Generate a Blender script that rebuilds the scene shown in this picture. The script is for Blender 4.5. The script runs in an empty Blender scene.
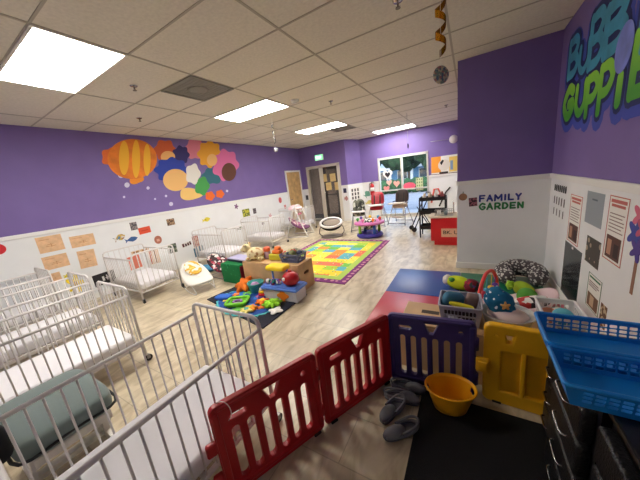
import bpy, bmesh, math, random
from mathutils import Vector, Matrix, Euler, noise
random.seed(7)
PI = math.pi
scene = bpy.context.scene
COL = scene.collection

# ------------------------------------------------------------------ camera
CAM = Vector((0, 0, 1.53))
FPX = 254.1
yaw, pitch, roll = -0.5445396, 0.2255554, -0.1205649
_f = Vector((math.sin(yaw)*math.cos(pitch), math.cos(yaw)*math.cos(pitch), -math.sin(pitch)))
_r = Vector((math.cos(yaw), -math.sin(yaw), 0)); _u = _r.cross(_f)
CR = math.cos(roll)*_r + math.sin(roll)*_u
CU = -math.sin(roll)*_r + math.cos(roll)*_u
cd = bpy.data.cameras.new('camera'); cam = bpy.data.objects.new('camera', cd); COL.objects.link(cam)
cd.sensor_width = 36; cd.lens = FPX/640*36; cd.clip_start = 0.02; cd.clip_end = 300
m3 = Matrix((CR, CU, -_f)).transposed()
cam.matrix_world = Matrix.Translation(CAM) @ m3.to_4x4()
scene.camera = cam

def ray(x, y): return CR*((x-320)/FPX) - CU*((y-240)/FPX) + _f
def at_z(x, y, z=0.0): d = ray(x, y); return CAM + d*((z-CAM.z)/d.z)     # a point of the photo on a level surface
def at_x(x, y, X): d = ray(x, y); return CAM + d*(X/d.x)                  # ... on a side wall
def at_y(x, y, Y): d = ray(x, y); return CAM + d*(Y/d.y)                  # ... on an end wall

# ------------------------------------------------------------------ materials
def lin(c):
    return tuple((v/255/12.92 if v/255 <= .04045 else ((v/255+.055)/1.055)**2.4) for v in c) + (1,)
_mats = {}
def new_mat(name):
    m = bpy.data.materials.new(name); m.use_nodes = True
    nt = m.node_tree
    return m, nt, nt.nodes['Principled BSDF']
def N(nt, t, **kw):
    n = nt.nodes.new(t)
    for k, v in kw.items(): setattr(n, k, v)
    return n
def mat(name, c, rough=.5, metal=0, var=0, scale=8, bump=0, bscale=60, alpha=1, trans=0, sheen=0):
    if name in _mats: return _mats[name]
    m, nt, b = new_mat(name)
    b.inputs['Base Color'].default_value = lin(c); b.inputs['Roughness'].default_value = rough; b.inputs['Metallic'].default_value = metal
    if trans: b.inputs['Transmission Weight'].default_value = trans
    if sheen: b.inputs['Sheen Weight'].default_value = sheen
    if alpha < 1: b.inputs['Alpha'].default_value = alpha
    if var or bump: tc = N(nt, 'ShaderNodeTexCoord')
    if var:
        n = N(nt, 'ShaderNodeTexNoise'); n.inputs['Scale'].default_value = scale; n.inputs['Detail'].default_value = 5
        nt.links.new(tc.outputs['Object'], n.inputs['Vector'])
        r = N(nt, 'ShaderNodeValToRGB')
        r.color_ramp.elements[0].position = .3; r.color_ramp.elements[1].position = .7
        r.color_ramp.elements[0].color = lin([max(0, v*(1-var)) for v in c]); r.color_ramp.elements[1].color = lin([min(255, v*(1+var)) for v in c])
        nt.links.new(n.outputs['Fac'], r.inputs['Fac']); nt.links.new(r.outputs['Color'], b.inputs['Base Color'])
    if bump:
        n2 = N(nt, 'ShaderNodeTexNoise'); n2.inputs['Scale'].default_value = bscale
        nt.links.new(tc.outputs['Object'], n2.inputs['Vector'])
        bp = N(nt, 'ShaderNodeBump'); bp.inputs['Strength'].default_value = bump; bp.inputs['Distance'].default_value = .01
        nt.links.new(n2.outputs['Fac'], bp.inputs['Height']); nt.links.new(bp.outputs['Normal'], b.inputs['Normal'])
    _mats[name] = m; return m
def emit(name, c, s):
    m, nt, b = new_mat(name)
    b.inputs['Base Color'].default_value = (.8, .8, .8, 1)
    b.inputs['Emission Color'].default_value = lin(c); b.inputs['Emission Strength'].default_value = s
    return m
def ramp(nt, cols, pos=None, const=True):
    r = N(nt, 'ShaderNodeValToRGB'); cr = r.color_ramp
    cr.interpolation = 'CONSTANT' if const else 'LINEAR'
    n = len(cols)
    pos = pos or [i/n for i in range(n)]
    while len(cr.elements) < n: cr.elements.new(.5)
    for e, p, c in zip(cr.elements, pos, cols): e.position = p
    for i, c in enumerate(cols): cr.elements[i].color = lin(c)
    return r
def pattern(name, kind, cols, scale=10, rough=.8, thr=.3, coord='Object'):
    """cells: patches of fabric colours; dots: spots on a ground; blots: flowing print"""
    m, nt, b = new_mat(name); b.inputs['Roughness'].default_value = rough
    tc = N(nt, 'ShaderNodeTexCoord')
    if kind == 'blots':
        t = N(nt, 'ShaderNodeTexNoise'); t.inputs['Scale'].default_value = scale; t.inputs['Detail'].default_value = 1.5; src = t.outputs['Fac']
        n = len(cols); r = ramp(nt, cols, [0]+[.34+.32*(i/(n-1)) for i in range(1, n)] if n > 2 else [0, thr+.2])
    else:
        t = N(nt, 'ShaderNodeTexVoronoi'); t.inputs['Scale'].default_value = scale
        if kind == 'dots': src = t.outputs['Distance']; r = ramp(nt, cols, [0, thr])
        else:
            sp = N(nt, 'ShaderNodeSeparateColor'); nt.links.new(t.outputs['Color'], sp.inputs[0]); src = sp.outputs[0]; r = ramp(nt, cols)
    nt.links.new(tc.outputs[coord], t.inputs['Vector'])
    nt.links.new(src, r.inputs['Fac']); nt.links.new(r.outputs['Color'], b.inputs['Base Color'])
    return m

WHITE_STEEL = mat('white painted steel', (226, 222, 220), .35)
SHEET = mat('white crib sheet', (238, 236, 240), .9, bump=.25, bscale=9)
BLACK_RUB = mat('black rubber', (20, 20, 22), .5)
GREY_MET = mat('grey metal', (150, 150, 152), .35, .8)
CHROME = mat('brushed chrome', (190, 190, 192), .25, 1)
WHITE_PL = mat('white plastic', (232, 230, 226), .4)
RED_PL = mat('red plastic', (176, 18, 30), .38, var=.06, scale=6)
PURPLE_PL = mat('purple plastic', (66, 54, 116), .4, var=.06, scale=6)
YELLOW_PL = mat('yellow plastic', (242, 184, 26), .4, var=.04, scale=6)
BLUE_PL = mat('blue plastic', (22, 132, 214), .35)
PAPER = mat('white paper', (236, 234, 228), .8)
TAN_PAPER = mat('tan paper', (226, 186, 146), .85, var=.06, scale=14)
INK = mat('black ink', (38, 36, 38), .8)
def solid(c, rough=.6): return mat('paint %d %d %d' % tuple(c), c, rough)

# ------------------------------------------------------------------ mesh builder
def T(loc=(0, 0, 0), rot=(0, 0, 0), sc=(1, 1, 1)):
    return Matrix.LocRotScale(Vector(loc), Euler(rot), Vector(sc))
class MB:
    def __init__(s): s.bm = bmesh.new()
    def merge(s, tmp, M=None, mi=0, smooth=False):
        for f in tmp.faces: f.material_index = mi; f.smooth = smooth
        if M is not None: tmp.transform(M)
        me = bpy.data.meshes.new('tmp'); tmp.to_mesh(me); tmp.free(); s.bm.from_mesh(me); bpy.data.meshes.remove(me); return s
    def mesh(s, me, M=None, mi=0, smooth=False):
        t = bmesh.new(); t.from_mesh(me); bpy.data.meshes.remove(me); return s.merge(t, M, mi, smooth)
    def raw(s, vs, fs, M=None, mi=0, smooth=False):
        t = bmesh.new(); v = [t.verts.new(p) for p in vs]
        for f in fs:
            try: t.faces.new([v[i] for i in f])
            except ValueError: pass
        bmesh.ops.recalc_face_normals(t, faces=t.faces[:])
        return s.merge(t, M, mi, smooth)
    def box(s, c, size, rot=(0, 0, 0), bev=0, seg=2, mi=0, M=None, fn=None, cuts=0):
        t = bmesh.new(); bmesh.ops.create_cube(t, size=1); t.transform(Matrix.Diagonal((*size, 1)))
        if bev: bmesh.ops.bevel(t, geom=t.edges[:], offset=bev, segments=seg, affect='EDGES', profile=.5)
        if cuts: bmesh.ops.subdivide_edges(t, edges=t.edges[:], cuts=cuts, use_grid_fill=True)
        if fn:
            for v in t.verts: v.co = fn(v.co.copy())
        X = T(c, rot); X = M @ X if M is not None else X
        return s.merge(t, X, mi, bev > 0 and seg > 2)
    def span(s, a, b, bev=0, mi=0):
        a, b = Vector(a), Vector(b); return s.box((a+b)/2, [abs(v) for v in (b-a)], bev=bev, mi=mi)
    def cyl(s, p0, p1, r0, r1=None, seg=12, mi=0):
        r1 = r0 if r1 is None else r1
        p0, p1 = Vector(p0), Vector(p1); d = p1-p0
        t = bmesh.new(); bmesh.ops.create_cone(t, cap_ends=True, segments=seg, radius1=r0, radius2=r1, depth=d.length)
        q = d.to_track_quat('Z', 'Y').to_matrix().to_4x4()
        for f in t.faces: f.smooth = len(f.verts) == 4
        me = bpy.data.meshes.new('tmp'); t.transform(Matrix.Translation((p0+p1)/2) @ q)
        for f in t.faces: f.material_index = mi
        t.to_mesh(me); t.free(); s.bm.from_mesh(me); bpy.data.meshes.remove(me); return s
    def tube(s, pts, r, seg=8, closed=False, mi=0):
        pts = [Vector(p) for p in pts]; n = len(pts)
        rs = r if isinstance(r, (list, tuple)) else [r]*n
        tang = []
        for i in range(n):
            a = pts[(i-1) % n] if (closed or i > 0) else pts[i]; b = pts[(i+1) % n] if (closed or i < n-1) else pts[i]
            tang.append((b-a).normalized())
        up = Vector((0, 0, 1)) if abs(tang[0].z) < .9 else Vector((1, 0, 0))
        nrm = (up-tang[0]*up.dot(tang[0])).normalized(); vs, fs = [], []
        for i in range(n):
            nrm = (nrm-tang[i]*nrm.dot(tang[i])).normalized(); bn = tang[i].cross(nrm)
            for k in range(seg):
                a = 2*PI*k/seg; vs.append(pts[i]+(nrm*math.cos(a)+bn*math.sin(a))*rs[i])
        for i in range(n if closed else n-1):
            for k in range(seg):
                j = (i+1) % n; fs.append((i*seg+k, i*seg+(k+1) % seg, j*seg+(k+1) % seg, j*seg+k))
        if not closed: fs.append(tuple(range(seg))); fs.append(tuple((n-1)*seg+k for k in range(seg)))
        return s.raw(vs, fs, None, mi, True)
    def lathe(s, prof, c=(0, 0, 0), seg=24, sc=(1, 1, 1), rot=(0, 0, 0), mi=0, smooth=True, skip=None, thick=0):
        vs, fs, n = [], [], len(prof)
        for k in range(seg):
            a = 2*PI*k/seg
            for r, z in prof: vs.append((r*math.cos(a), r*math.sin(a), z))
        for k in range(seg):
            for i in range(n-1):
                if skip and skip(k, i): continue
                j = (k+1) % seg; fs.append((k*n+i, j*n+i, j*n+i+1, k*n+i+1))
        t = bmesh.new(); v = [t.verts.new(p) for p in vs]
        for f in fs: t.faces.new([v[i] for i in f])
        bmesh.ops.remove_doubles(t, verts=t.verts[:], dist=1e-5)
        bmesh.ops.recalc_face_normals(t, faces=t.faces[:])
        if thick: bmesh.ops.solidify(t, geom=t.faces[:], thickness=thick)
        return s.merge(t, T(c, rot, sc), mi, smooth)
    def ball(s, c, r, rot=(0, 0, 0), sub=3, amp=0, freq=3, mi=0, fn=None):
        t = bmesh.new(); bmesh.ops.create_icosphere(t, subdivisions=sub, radius=1)
        r = r if isinstance(r, (tuple, list)) else (r, r, r)
        o = Vector((random.random()*50, random.random()*50, 0))
        for v in t.verts:
            if amp: v.co *= 1+amp*noise.noise(v.co*freq+o)
            v.co = Vector((v.co.x*r[0], v.co.y*r[1], v.co.z*r[2]))
            if fn: v.co = fn(v.co.copy())
        return s.merge(t, T(c, rot), mi, True)
    def cushion(s, c, size, rot=(0, 0, 0), p=4, seg=3, mi=0, fn=None):
        """rounded pillow: a superellipsoid"""
        t = bmesh.new(); bmesh.ops.create_cube(t, size=2); bmesh.ops.subdivide_edges(t, edges=t.edges[:], cuts=7, use_grid_fill=True)
        for v in t.verts:
            q = v.co; l = (abs(q.x)**p+abs(q.y)**p+abs(q.z)**p)**(1/p); v.co = q/l
            v.co = Vector((v.co.x*size[0]/2, v.co.y*size[1]/2, v.co.z*size[2]/2))
            if fn: v.co = fn(v.co.copy())
        return s.merge(t, T(c, rot), mi, True)
    def prism(s, poly, t0, t1, M=None, mi=0):
        n = len(poly); vs = [(x, y, t0) for x, y in poly]+[(x, y, t1) for x, y in poly]
        fs = [tuple(range(n)), tuple(range(n, 2*n))]+[(i, (i+1) % n, n+(i+1) % n, n+i) for i in range(n)]
        return s.raw(vs, fs, M, mi)
    def build(s, name, material, parent=None):
        me = bpy.data.meshes.new(name); s.bm.to_mesh(me); s.bm.free()
        for m in (material if isinstance(material, (list, tuple)) else [material]): me.materials.append(m)
        o = bpy.data.objects.new(name, me); COL.objects.link(o)
        if parent: o.parent = parent
        return o
def smooth(pts, k=6, closed=False):
    P = [Vector(p) for p in pts]; n = len(P); out = []
    for i in range(n if closed else n-1):
        g = (lambda j: P[j % n]) if closed else (lambda j: P[max(0, min(n-1, j))])
        a, b, c, d = g(i-1), g(i), g(i+1), g(i+2)
        for q in range(k):
            t = q/k; out.append(.5*((2*b)+(c-a)*t+(2*a-5*b+4*c-d)*t*t+(3*b-a-3*c+d)*t**3))
    if not closed: out.append(P[-1])
    return out
def curve_mesh(cu):
    ob = bpy.data.objects.new('tmp', cu); COL.objects.link(ob)
    dg = bpy.context.evaluated_depsgraph_get(); me = bpy.data.meshes.new_from_object(ob.evaluated_get(dg))
    bpy.data.objects.remove(ob); bpy.data.curves.remove(cu); return me
def cut_panel(outer, holes, thick, bev=0):
    """a flat sheet with openings, in the local xy plane"""
    cu = bpy.data.curves.new('tmp', 'CURVE'); cu.dimensions = '2D'; cu.fill_mode = 'BOTH'; cu.extrude = thick/2-bev; cu.bevel_depth = bev; cu.bevel_resolution = 1
    for pl in [outer]+holes:
        sp = cu.splines.new('POLY'); sp.points.add(len(pl)-1); sp.use_cyclic_u = True
        for p, q in zip(sp.points, pl): p.co = (q[0], q[1], 0, 1)
    return curve_mesh(cu)
def text_mesh(txt, offset=0, extrude=.02, bevel=0):
    cu = bpy.data.curves.new('tmp', 'FONT'); cu.body = txt; cu.offset = offset; cu.extrude = extrude; cu.bevel_depth = bevel; cu.resolution_u = 4
    cu.align_x = 'LEFT'
    return curve_mesh(cu)
def slot(cx, cy, w, h, n=6):
    """stadium-shaped opening"""
    r = min(w, h)/2; pts = []
    if h >= w:
        for i in range(n+1): a = PI*i/n; pts.append((cx+r*math.cos(a), cy+h/2-r+r*math.sin(a)))
        for i in range(n+1): a = PI+PI*i/n; pts.append((cx+r*math.cos(a), cy-h/2+r+r*math.sin(a)))
    else:
        for i in range(n+1): a = -PI/2+PI*i/n; pts.append((cx+w/2-r+r*math.cos(a), cy+r*math.sin(a)))
        for i in range(n+1): a = PI/2+PI*i/n; pts.append((cx-w/2+r+r*math.cos(a), cy+r*math.sin(a)))
    return pts
def rrect(x0, y0, x1, y1, r, n=4):
    pts = []
    for cx, cy, a0 in ((x1-r, y1-r, 0), (x0+r, y1-r, PI/2), (x0+r, y0+r, PI), (x1-r, y0+r, 1.5*PI)):
        for i in range(n+1): a = a0+PI/2*i/n; pts.append((cx+r*math.cos(a), cy+r*math.sin(a)))
    return pts

# ------------------------------------------------------------------ scene objects
def tag(o, label, cat, group=None, kind=None):
    o['label'] = label; o['category'] = cat
    if group: o['group'] = group
    if kind: o['kind'] = kind
    return o
def thing(name, label, cat, loc=(0, 0, 0), rz=0, group=None):
    o = bpy.data.objects.new(name, None); COL.objects.link(o); o.empty_display_size = .05
    o.location = loc; o.rotation_euler = (0, 0, rz); return tag(o, label, cat, group)
def struct(o): o['kind'] = 'structure'; return o
def copy_thing(root, loc, rz, label, group=None):
    r = root.copy(); COL.objects.link(r); r.location = loc; r.rotation_euler = (0, 0, rz); r['label'] = label
    if group: r['group'] = group
    for ch in list(root.children):
        c = ch.copy(); COL.objects.link(c); c.parent = r
        for g in ch.children:
            d = g.copy(); COL.objects.link(d); d.parent = c
    return r

# ================================================================== THE ROOM
CEIL, RAIL = 2.82, 1.29
XL, XR, XP = -5.63, .87, -.15           # side walls and the partition's side
YB, YD, YP, YW = -1.3, 8.5, 4.19, 9.2   # back wall, door wall, partition face, window wall
PURPLE = mat('purple wall paint', (122, 102, 166), .6, var=.02, scale=3)
WAINS = mat('white wall board', (236, 238, 240), .45, var=.012, scale=3)
TRIMW = mat('white trim', (236, 236, 234), .45)

# floor: beige stone tile
m, nt, b = new_mat('beige stone tile'); b.inputs['Roughness'].default_value = .3
tc = N(nt, 'ShaderNodeTexCoord'); br = N(nt, 'ShaderNodeTexBrick')
br.offset = .5; br.inputs['Scale'].default_value = 1; br.inputs['Brick Width'].default_value = .61; br.inputs['Row Height'].default_value = .305
br.inputs['Mortar Size'].default_value = .0035; br.inputs['Mortar Smooth'].default_value = .2; br.inputs['Bias'].default_value = 0
br.inputs['Color1'].default_value = lin((220, 207, 180)); br.inputs['Color2'].default_value = lin((209, 194, 166)); br.inputs['Mortar'].default_value = lin((188, 176, 152))
mp = N(nt, 'ShaderNodeMapping'); mp.inputs['Scale'].default_value = (3.2, 1.1, 1)
no = N(nt, 'ShaderNodeTexNoise'); no.inputs['Scale'].default_value = 3.2; no.inputs['Detail'].default_value = 8; no.inputs['Distortion'].default_value = .8
rp = ramp(nt, [(205, 198, 186), (255, 255, 255)], [.32, .62], False)
mx = N(nt, 'ShaderNodeMix', data_type='RGBA', blend_type='MULTIPLY'); mx.inputs[0].default_value = .9
nt.links.new(tc.outputs['Object'], br.inputs['Vector']); nt.links.new(tc.outputs['Object'], mp.inputs['Vector']); nt.links.new(mp.outputs[0], no.inputs['Vector'])
nt.links.new(no.outputs['Fac'], rp.inputs['Fac']); nt.links.new(br.outputs['Color'], mx.inputs[6]); nt.links.new(rp.outputs[0], mx.inputs[7]); nt.links.new(mx.outputs[2], b.inputs['Base Color'])
FLOORM = m
struct(MB().span((XL-.1, YB-.1, -.1), (XR+.1, YW+.1, 0)).build('floor', FLOORM))

CEILM = mat('white ceiling tile', (218, 212, 200), .9, var=.03, scale=40, bump=.2, bscale=160)
struct(MB().span((XL-.1, YB-.1, CEIL), (XR+.1, YW+.1, CEIL+.1)).build('ceiling', CEILM))
g = MB(); GX = [-2.63+1.22*k for k in range(-2, 3)]; GY = [2.07+.61*k for k in range(-5, 12)]
for x in GX: g.span((x-.011, YB, CEIL-.004), (x+.011, YW, CEIL+.01))
for y in GY: g.span((XL, y-.009, CEIL-.0036), (XR, y+.009, CEIL+.01))
struct(g.build('trim_ceiling', mat('ceiling grid', (172, 165, 152), .6)))

def wall(name, a, b, mi_split=RAIL):
    w = MB(); w.span((a[0], a[1], 0), (b[0], b[1], RAIL), mi=0); w.span((a[0], a[1], RAIL), (b[0], b[1], CEIL), mi=1)
    return struct(w.build(name, [WAINS, PURPLE]))
wall('wall_left', (XL-.1, YB), (XL, YD+.1))
wall('wall_right', (XR, YB), (XR+.1, YP+.1))
wall('wall_back', (XL, YB-.1), (XR, YB))
wall('wall_partition', (XP, YP), (XR, YP+.1))
wall('wall_partition_side', (XP, YP+.1), (XP+.1, YW+.1))
def wall_y(name, y0, y1, spans):
    """end wall with an opening: spans of (x0, x1, z0, z1)"""
    w = MB()
    for x0, x1, z0, z1 in spans:
        if z0 < RAIL: w.span((x0, y0, z0), (x1, y1, min(z1, RAIL)), mi=0)
        if z1 > RAIL: w.span((x0, y0, max(z0, RAIL)), (x1, y1, z1), mi=1)
    return struct(w.build(name, [WAINS, PURPLE]))
DX0, DX1, DZ = -5.36, -4.02, 2.07      # glass door opening
wall_y('wall_door', YD, YD+.1, [(XL, DX0, 0, CEIL), (DX1, -3.72, 0, CEIL), (DX0, DX1, DZ, CEIL)])
w = MB(); ch = [(-3.72, YD), (-3.45, YW), (-3.45, YW+.1), (-3.82, YW+.1), (-3.82, YD+.1), (-3.72, YD+.1)]
w.prism(ch, 0, RAIL, None, 0); w.prism(ch, RAIL, CEIL, None, 1); struct(w.build('wall_angled', [WAINS, PURPLE]))
w = MB(); w.prism([(-3.717, YD-.006), (-3.437, YW-.01), (-3.45, YW+.02), (-3.73, YD+.02)], RAIL-.055, RAIL+.004); struct(w.build('trim_10', TRIMW))
WX0, WX1, WZ0, WZ1 = -2.79, -1.18, .06, 2.03
wall_y('wall_window', YW, YW+.1, [(-3.45, WX0, 0, CEIL), (WX1, XP, 0, CEIL), (WX0, WX1, 0, WZ0), (WX0, WX1, WZ1, CEIL)])

def rails(n, pts, out):
    """chair rail and skirting along a wall"""
    (x0, y0), (x1, y1) = pts; ox, oy = out
    r = MB(); r.span((min(x0, x0+ox*.018), min(y0, y0+oy*.018), RAIL-.055), (max(x1, x1+ox*.018), max(y1, y1+oy*.018), RAIL+.004), bev=.004)
    struct(r.build('trim_%d' % n, TRIMW))
    r = MB(); r.span((min(x0, x0+ox*.012), min(y0, y0+oy*.012), 0), (max(x1, x1+ox*.012), max(y1, y1+oy*.012), .09), bev=.003)
    struct(r.build('baseboard_%s' % ['left', 'right', 'partition', 'door', 'window', 'side', 'post', 'pilaster'][n-1], TRIMW))
rails(1, ((XL, YB), (XL, 7.44)), (1, 0)); rails(2, ((XR, YB), (XR, YP)), (-1, 0)); rails(3, ((XP, YP), (XR-.02, YP)), (0, -1))
rails(5, ((-3.44, YW), (WX0-.05, YW)), (0, -1)); rails(6, ((WX1+.05, YW), (XP, YW)), (0, -1)); rails(7, ((-3.96, YD), (-3.72, YD)), (0, -1))
r = MB(); r.span((XP-.018, YP-.018, RAIL-.055), (XP, YW, RAIL+.004)); struct(r.build('trim_9', TRIMW))
r = MB(); r.span((XP-.012, YP-.012, 0), (XP, YW, .09)); struct(r.build('baseboard_passage', TRIMW))

# window (aluminium shop-front, floor to door height)
m, nt, b = new_mat('window glass'); b.inputs['Base Color'].default_value = (.02, .03, .03, 1); b.inputs['Roughness'].default_value = .02; b.inputs['Alpha'].default_value = .12; b.inputs['IOR'].default_value = 1.3
GLASS = m
wn = struct(bpy.data.objects.new('window_1', None)); COL.objects.link(wn); wn.location = (0, YW, 0)
FRM = mat('pale aluminium', (212, 210, 204), .4, .3)
w = MB()
for x in (WX0, WX1): w.span((x-.025, -.02, WZ0-.04), (x+.025, .09, WZ1+.04))
w.span((-2.03, -.02, WZ0), (-1.97, .09, WZ1))
for z in (WZ0, WZ1): w.span((WX0, -.02, z-.035), (WX1, .09, z+.035))
w.span((WX0, -.01, .9), (WX1, .08, .945))
struct(w.build('window_frame', FRM, wn))
struct(MB().span((WX0, .04, WZ0), (WX1, .046, WZ1)).build('window_pane', GLASS, wn))

# beige door on the left wall
d = struct(bpy.data.objects.new('door_1', None)); COL.objects.link(d); d.location = (XL, 7.92, 0)
w = MB()
for y in (-.47, .41): w.span((-.05, y, 0), (.03, y+.06, 2.02))
w.span((-.05, -.47, 1.97), (.03, .47, 2.03)); struct(w.build('door_frame', TRIMW, d))
struct(MB().span((0, -.41, .005), (.015, .41, 1.97)).build('door_leaf', mat('beige wood door', (196, 160, 108), .55, var=.12, scale=5), d))
w = MB(); w.cyl((.015, -.34, 1.0), (.05, -.34, 1.0), .012); w.ball((.065, -.34, 1.0), .026); struct(w.build('door_handle', CHROME, d))

# glass entrance door with side light, in a white frame
d = struct(bpy.data.objects.new('door_2', None)); COL.objects.link(d); d.location = (0, YD, 0)
w = MB()
for x0, x1 in ((DX0-.02, DX0+.05), (-4.82, -4.68), (DX1-.07, DX1+.04)): w.span((x0, -.03, 0), (x1, .11, DZ))
w.span((DX0-.02, -.03, DZ-.06), (DX1+.04, .11, DZ+.03)); struct(w.build('door_frame', mat('cream door frame', (214, 208, 196), .5), d))
w = MB(); GF = mat('bronze door frame', (62, 56, 52), .5)
for x0, x1 in ((-4.68, -4.6), (-4.17, -4.09)): w.span((x0, .02, .02), (x1, .07, DZ-.06))
w.span((-4.6, .02, .02), (-4.17, .07, .22)); w.span((-4.6, .02, DZ-.16), (-4.17, .07, DZ-.06)); w.span((-4.6, .02, .98), (-4.17, .07, 1.03))
struct(w.build('door_leaf', GF, d))
struct(MB().span((-4.6, .04, .22), (-4.17, .046, DZ-.16)).build('door_glass', GLASS, d))
struct(MB().span((DX0+.05, .05, .02), (-4.82, .056, DZ-.06)).build('side_light', GLASS, d))
w = MB(); w.tube([(-4.63, .0, .95), (-4.63, -.05, .97), (-4.63, -.05, 1.13), (-4.63, .0, 1.15)], .01); struct(w.build('door_handle', CHROME, d))
# corridor seen through it
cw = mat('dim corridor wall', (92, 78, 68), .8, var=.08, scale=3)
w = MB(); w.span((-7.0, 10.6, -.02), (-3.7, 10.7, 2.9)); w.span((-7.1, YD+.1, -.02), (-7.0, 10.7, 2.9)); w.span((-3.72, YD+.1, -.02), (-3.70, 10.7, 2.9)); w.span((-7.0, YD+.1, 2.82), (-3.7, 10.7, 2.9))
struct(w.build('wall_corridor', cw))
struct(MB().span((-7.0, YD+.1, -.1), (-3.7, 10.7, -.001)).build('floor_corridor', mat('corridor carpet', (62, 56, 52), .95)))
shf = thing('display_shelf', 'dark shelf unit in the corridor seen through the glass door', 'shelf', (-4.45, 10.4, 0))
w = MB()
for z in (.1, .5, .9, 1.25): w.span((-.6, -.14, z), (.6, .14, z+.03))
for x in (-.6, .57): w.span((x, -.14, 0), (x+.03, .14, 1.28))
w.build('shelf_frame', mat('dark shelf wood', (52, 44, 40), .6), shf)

# ceiling lights
LIGHTM = emit('lit diffuser', (255, 250, 241), 15)
lf = mat('light frame', (230, 228, 222), .5)
def ceiling_light(x, y, label):
    t = thing('ceiling_light', label, 'light', (x, y, CEIL-.012), 0, 'recessed ceiling lights')
    f = MB()
    for sx in (-1, 1): f.span((sx*.6-.012, -.3, 0), (sx*.6+.012, .3, .012))
    for sy in (-1, 1): f.span((-.6, sy*.294-.01, 0), (.6, sy*.294+.01, .012))
    f.build('frame', lf, t); MB().span((-.588, -.284, .002), (.588, .284, .011)).build('diffuser', LIGHTM, t); return t
cl = ceiling_light(-3.24, 1.155, 'large glowing ceiling panel nearest the camera, above the cribs')
for x, y, l in ((-3.24, 3.595, 'glowing ceiling panel just past the grey square vent'), (-3.24, 6.035, 'glowing ceiling panel near the exit sign wall'), (-2.02, 8.475, 'glowing ceiling panel closest to the shop window')):
    copy_thing(cl, (x, y, CEIL-.012), 0, l)
def vent(x, y, label):
    t = thing('ceiling_vent', label, 'vent', (x, y, CEIL-.014), 0, 'square ceiling vents'); gm = mat('vent grey', (132, 130, 124), .6)
    f = MB()
    for sx in (-1, 1): f.span((sx*.29-.015, -.3, 0), (sx*.29+.015, .3, .013)); f.span((-.3, sx*.29-.015, 0), (.3, sx*.29+.015, .013))
    f.build('frame', gm, t)
    f = MB(); f.span((-.28, -.28, .009), (.28, .28, .013)); f.lathe([(0, .004), (.1, .004), (.13, .009), (0, .009)], seg=24)
    for k in range(1, 12): f.span((-.28, -.28+k*.0467, .005), (.28, -.272+k*.0467, .01))
    f.build('grille', gm, t); return t
v = vent(-2.94, 2.375, 'grey square ceiling vent between the two nearest lights'); copy_thing(v, (-2.94, 6.645, CEIL-.014), 0, 'grey square ceiling vent just behind the third light')
def sprinkler(x, y, label):
    t = thing('sprinkler', label, 'sprinkler', (x, y, CEIL-.05), 0, 'ceiling sprinkler heads')
    MB().lathe([(0, .045), (.035, .045), (.04, .05), (0, .05)], seg=16).build('escutcheon', CHROME, t)
    f = MB(); f.cyl((0, 0, .015), (0, 0, .046), .008); f.cyl((0, 0, 0), (0, 0, .004), .02); f.tube([(-.014, 0, .02), (-.016, 0, .01), (-.008, 0, .003)], .002, 6); f.tube([(.014, 0, .02), (.016, 0, .01), (.008, 0, .003)], .002, 6)
    f.build('head', mat('dull brass', (120, 110, 96), .4, .8), t); return t
s0 = sprinkler(-3.29, 1.8, 'small sprinkler head beside the nearest light panel')
for x, y, l in ((-4.48, 2.41, 'small sprinkler head over the left wall near the mural'), (-2.04, 4.26, 'small sprinkler head mid ceiling right of the second light'), (-.5, 2.42, 'small sprinkler head at the top edge of the photo near the gold streamer'), (-.46, 6.73, 'small sprinkler head near the top of the purple partition')):
    copy_thing(s0, (x, y, CEIL-.05), 0, l)
MB().lathe([(0, 0), (.05, 0), (.065, .02), (.065, .04), (0, .04)], (-2.4, 3.71, CEIL-.04)).build('smoke_detector', WHITE_PL)
tag(bpy.data.objects['smoke_detector'], 'small round smoke detector on the ceiling by the second light', 'smoke detector')

# exit sign on the door wall
p = at_y(319.5, 157.5, YD)
t = thing('exit_sign', 'glowing green exit sign above the glass door', 'sign', (p.x, YD-.05, p.z-.1))
MB().box((0, .02, .1), (.34, .05, .2), bev=.008).build('housing', WHITE_PL, t)
MB().box((0, -.007, .1), (.32, .004, .18)).build('face', emit('green sign face', (40, 190, 110), 1.0), t)
w = MB(); w.mesh(text_mesh('EXIT', .01, .004), T((-.125, -.012, .055), (PI/2, 0, 0), (.115, .13, 1))); w.build('lettering', emit('lit sign letters', (190, 255, 215), 1.6), t)

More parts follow.
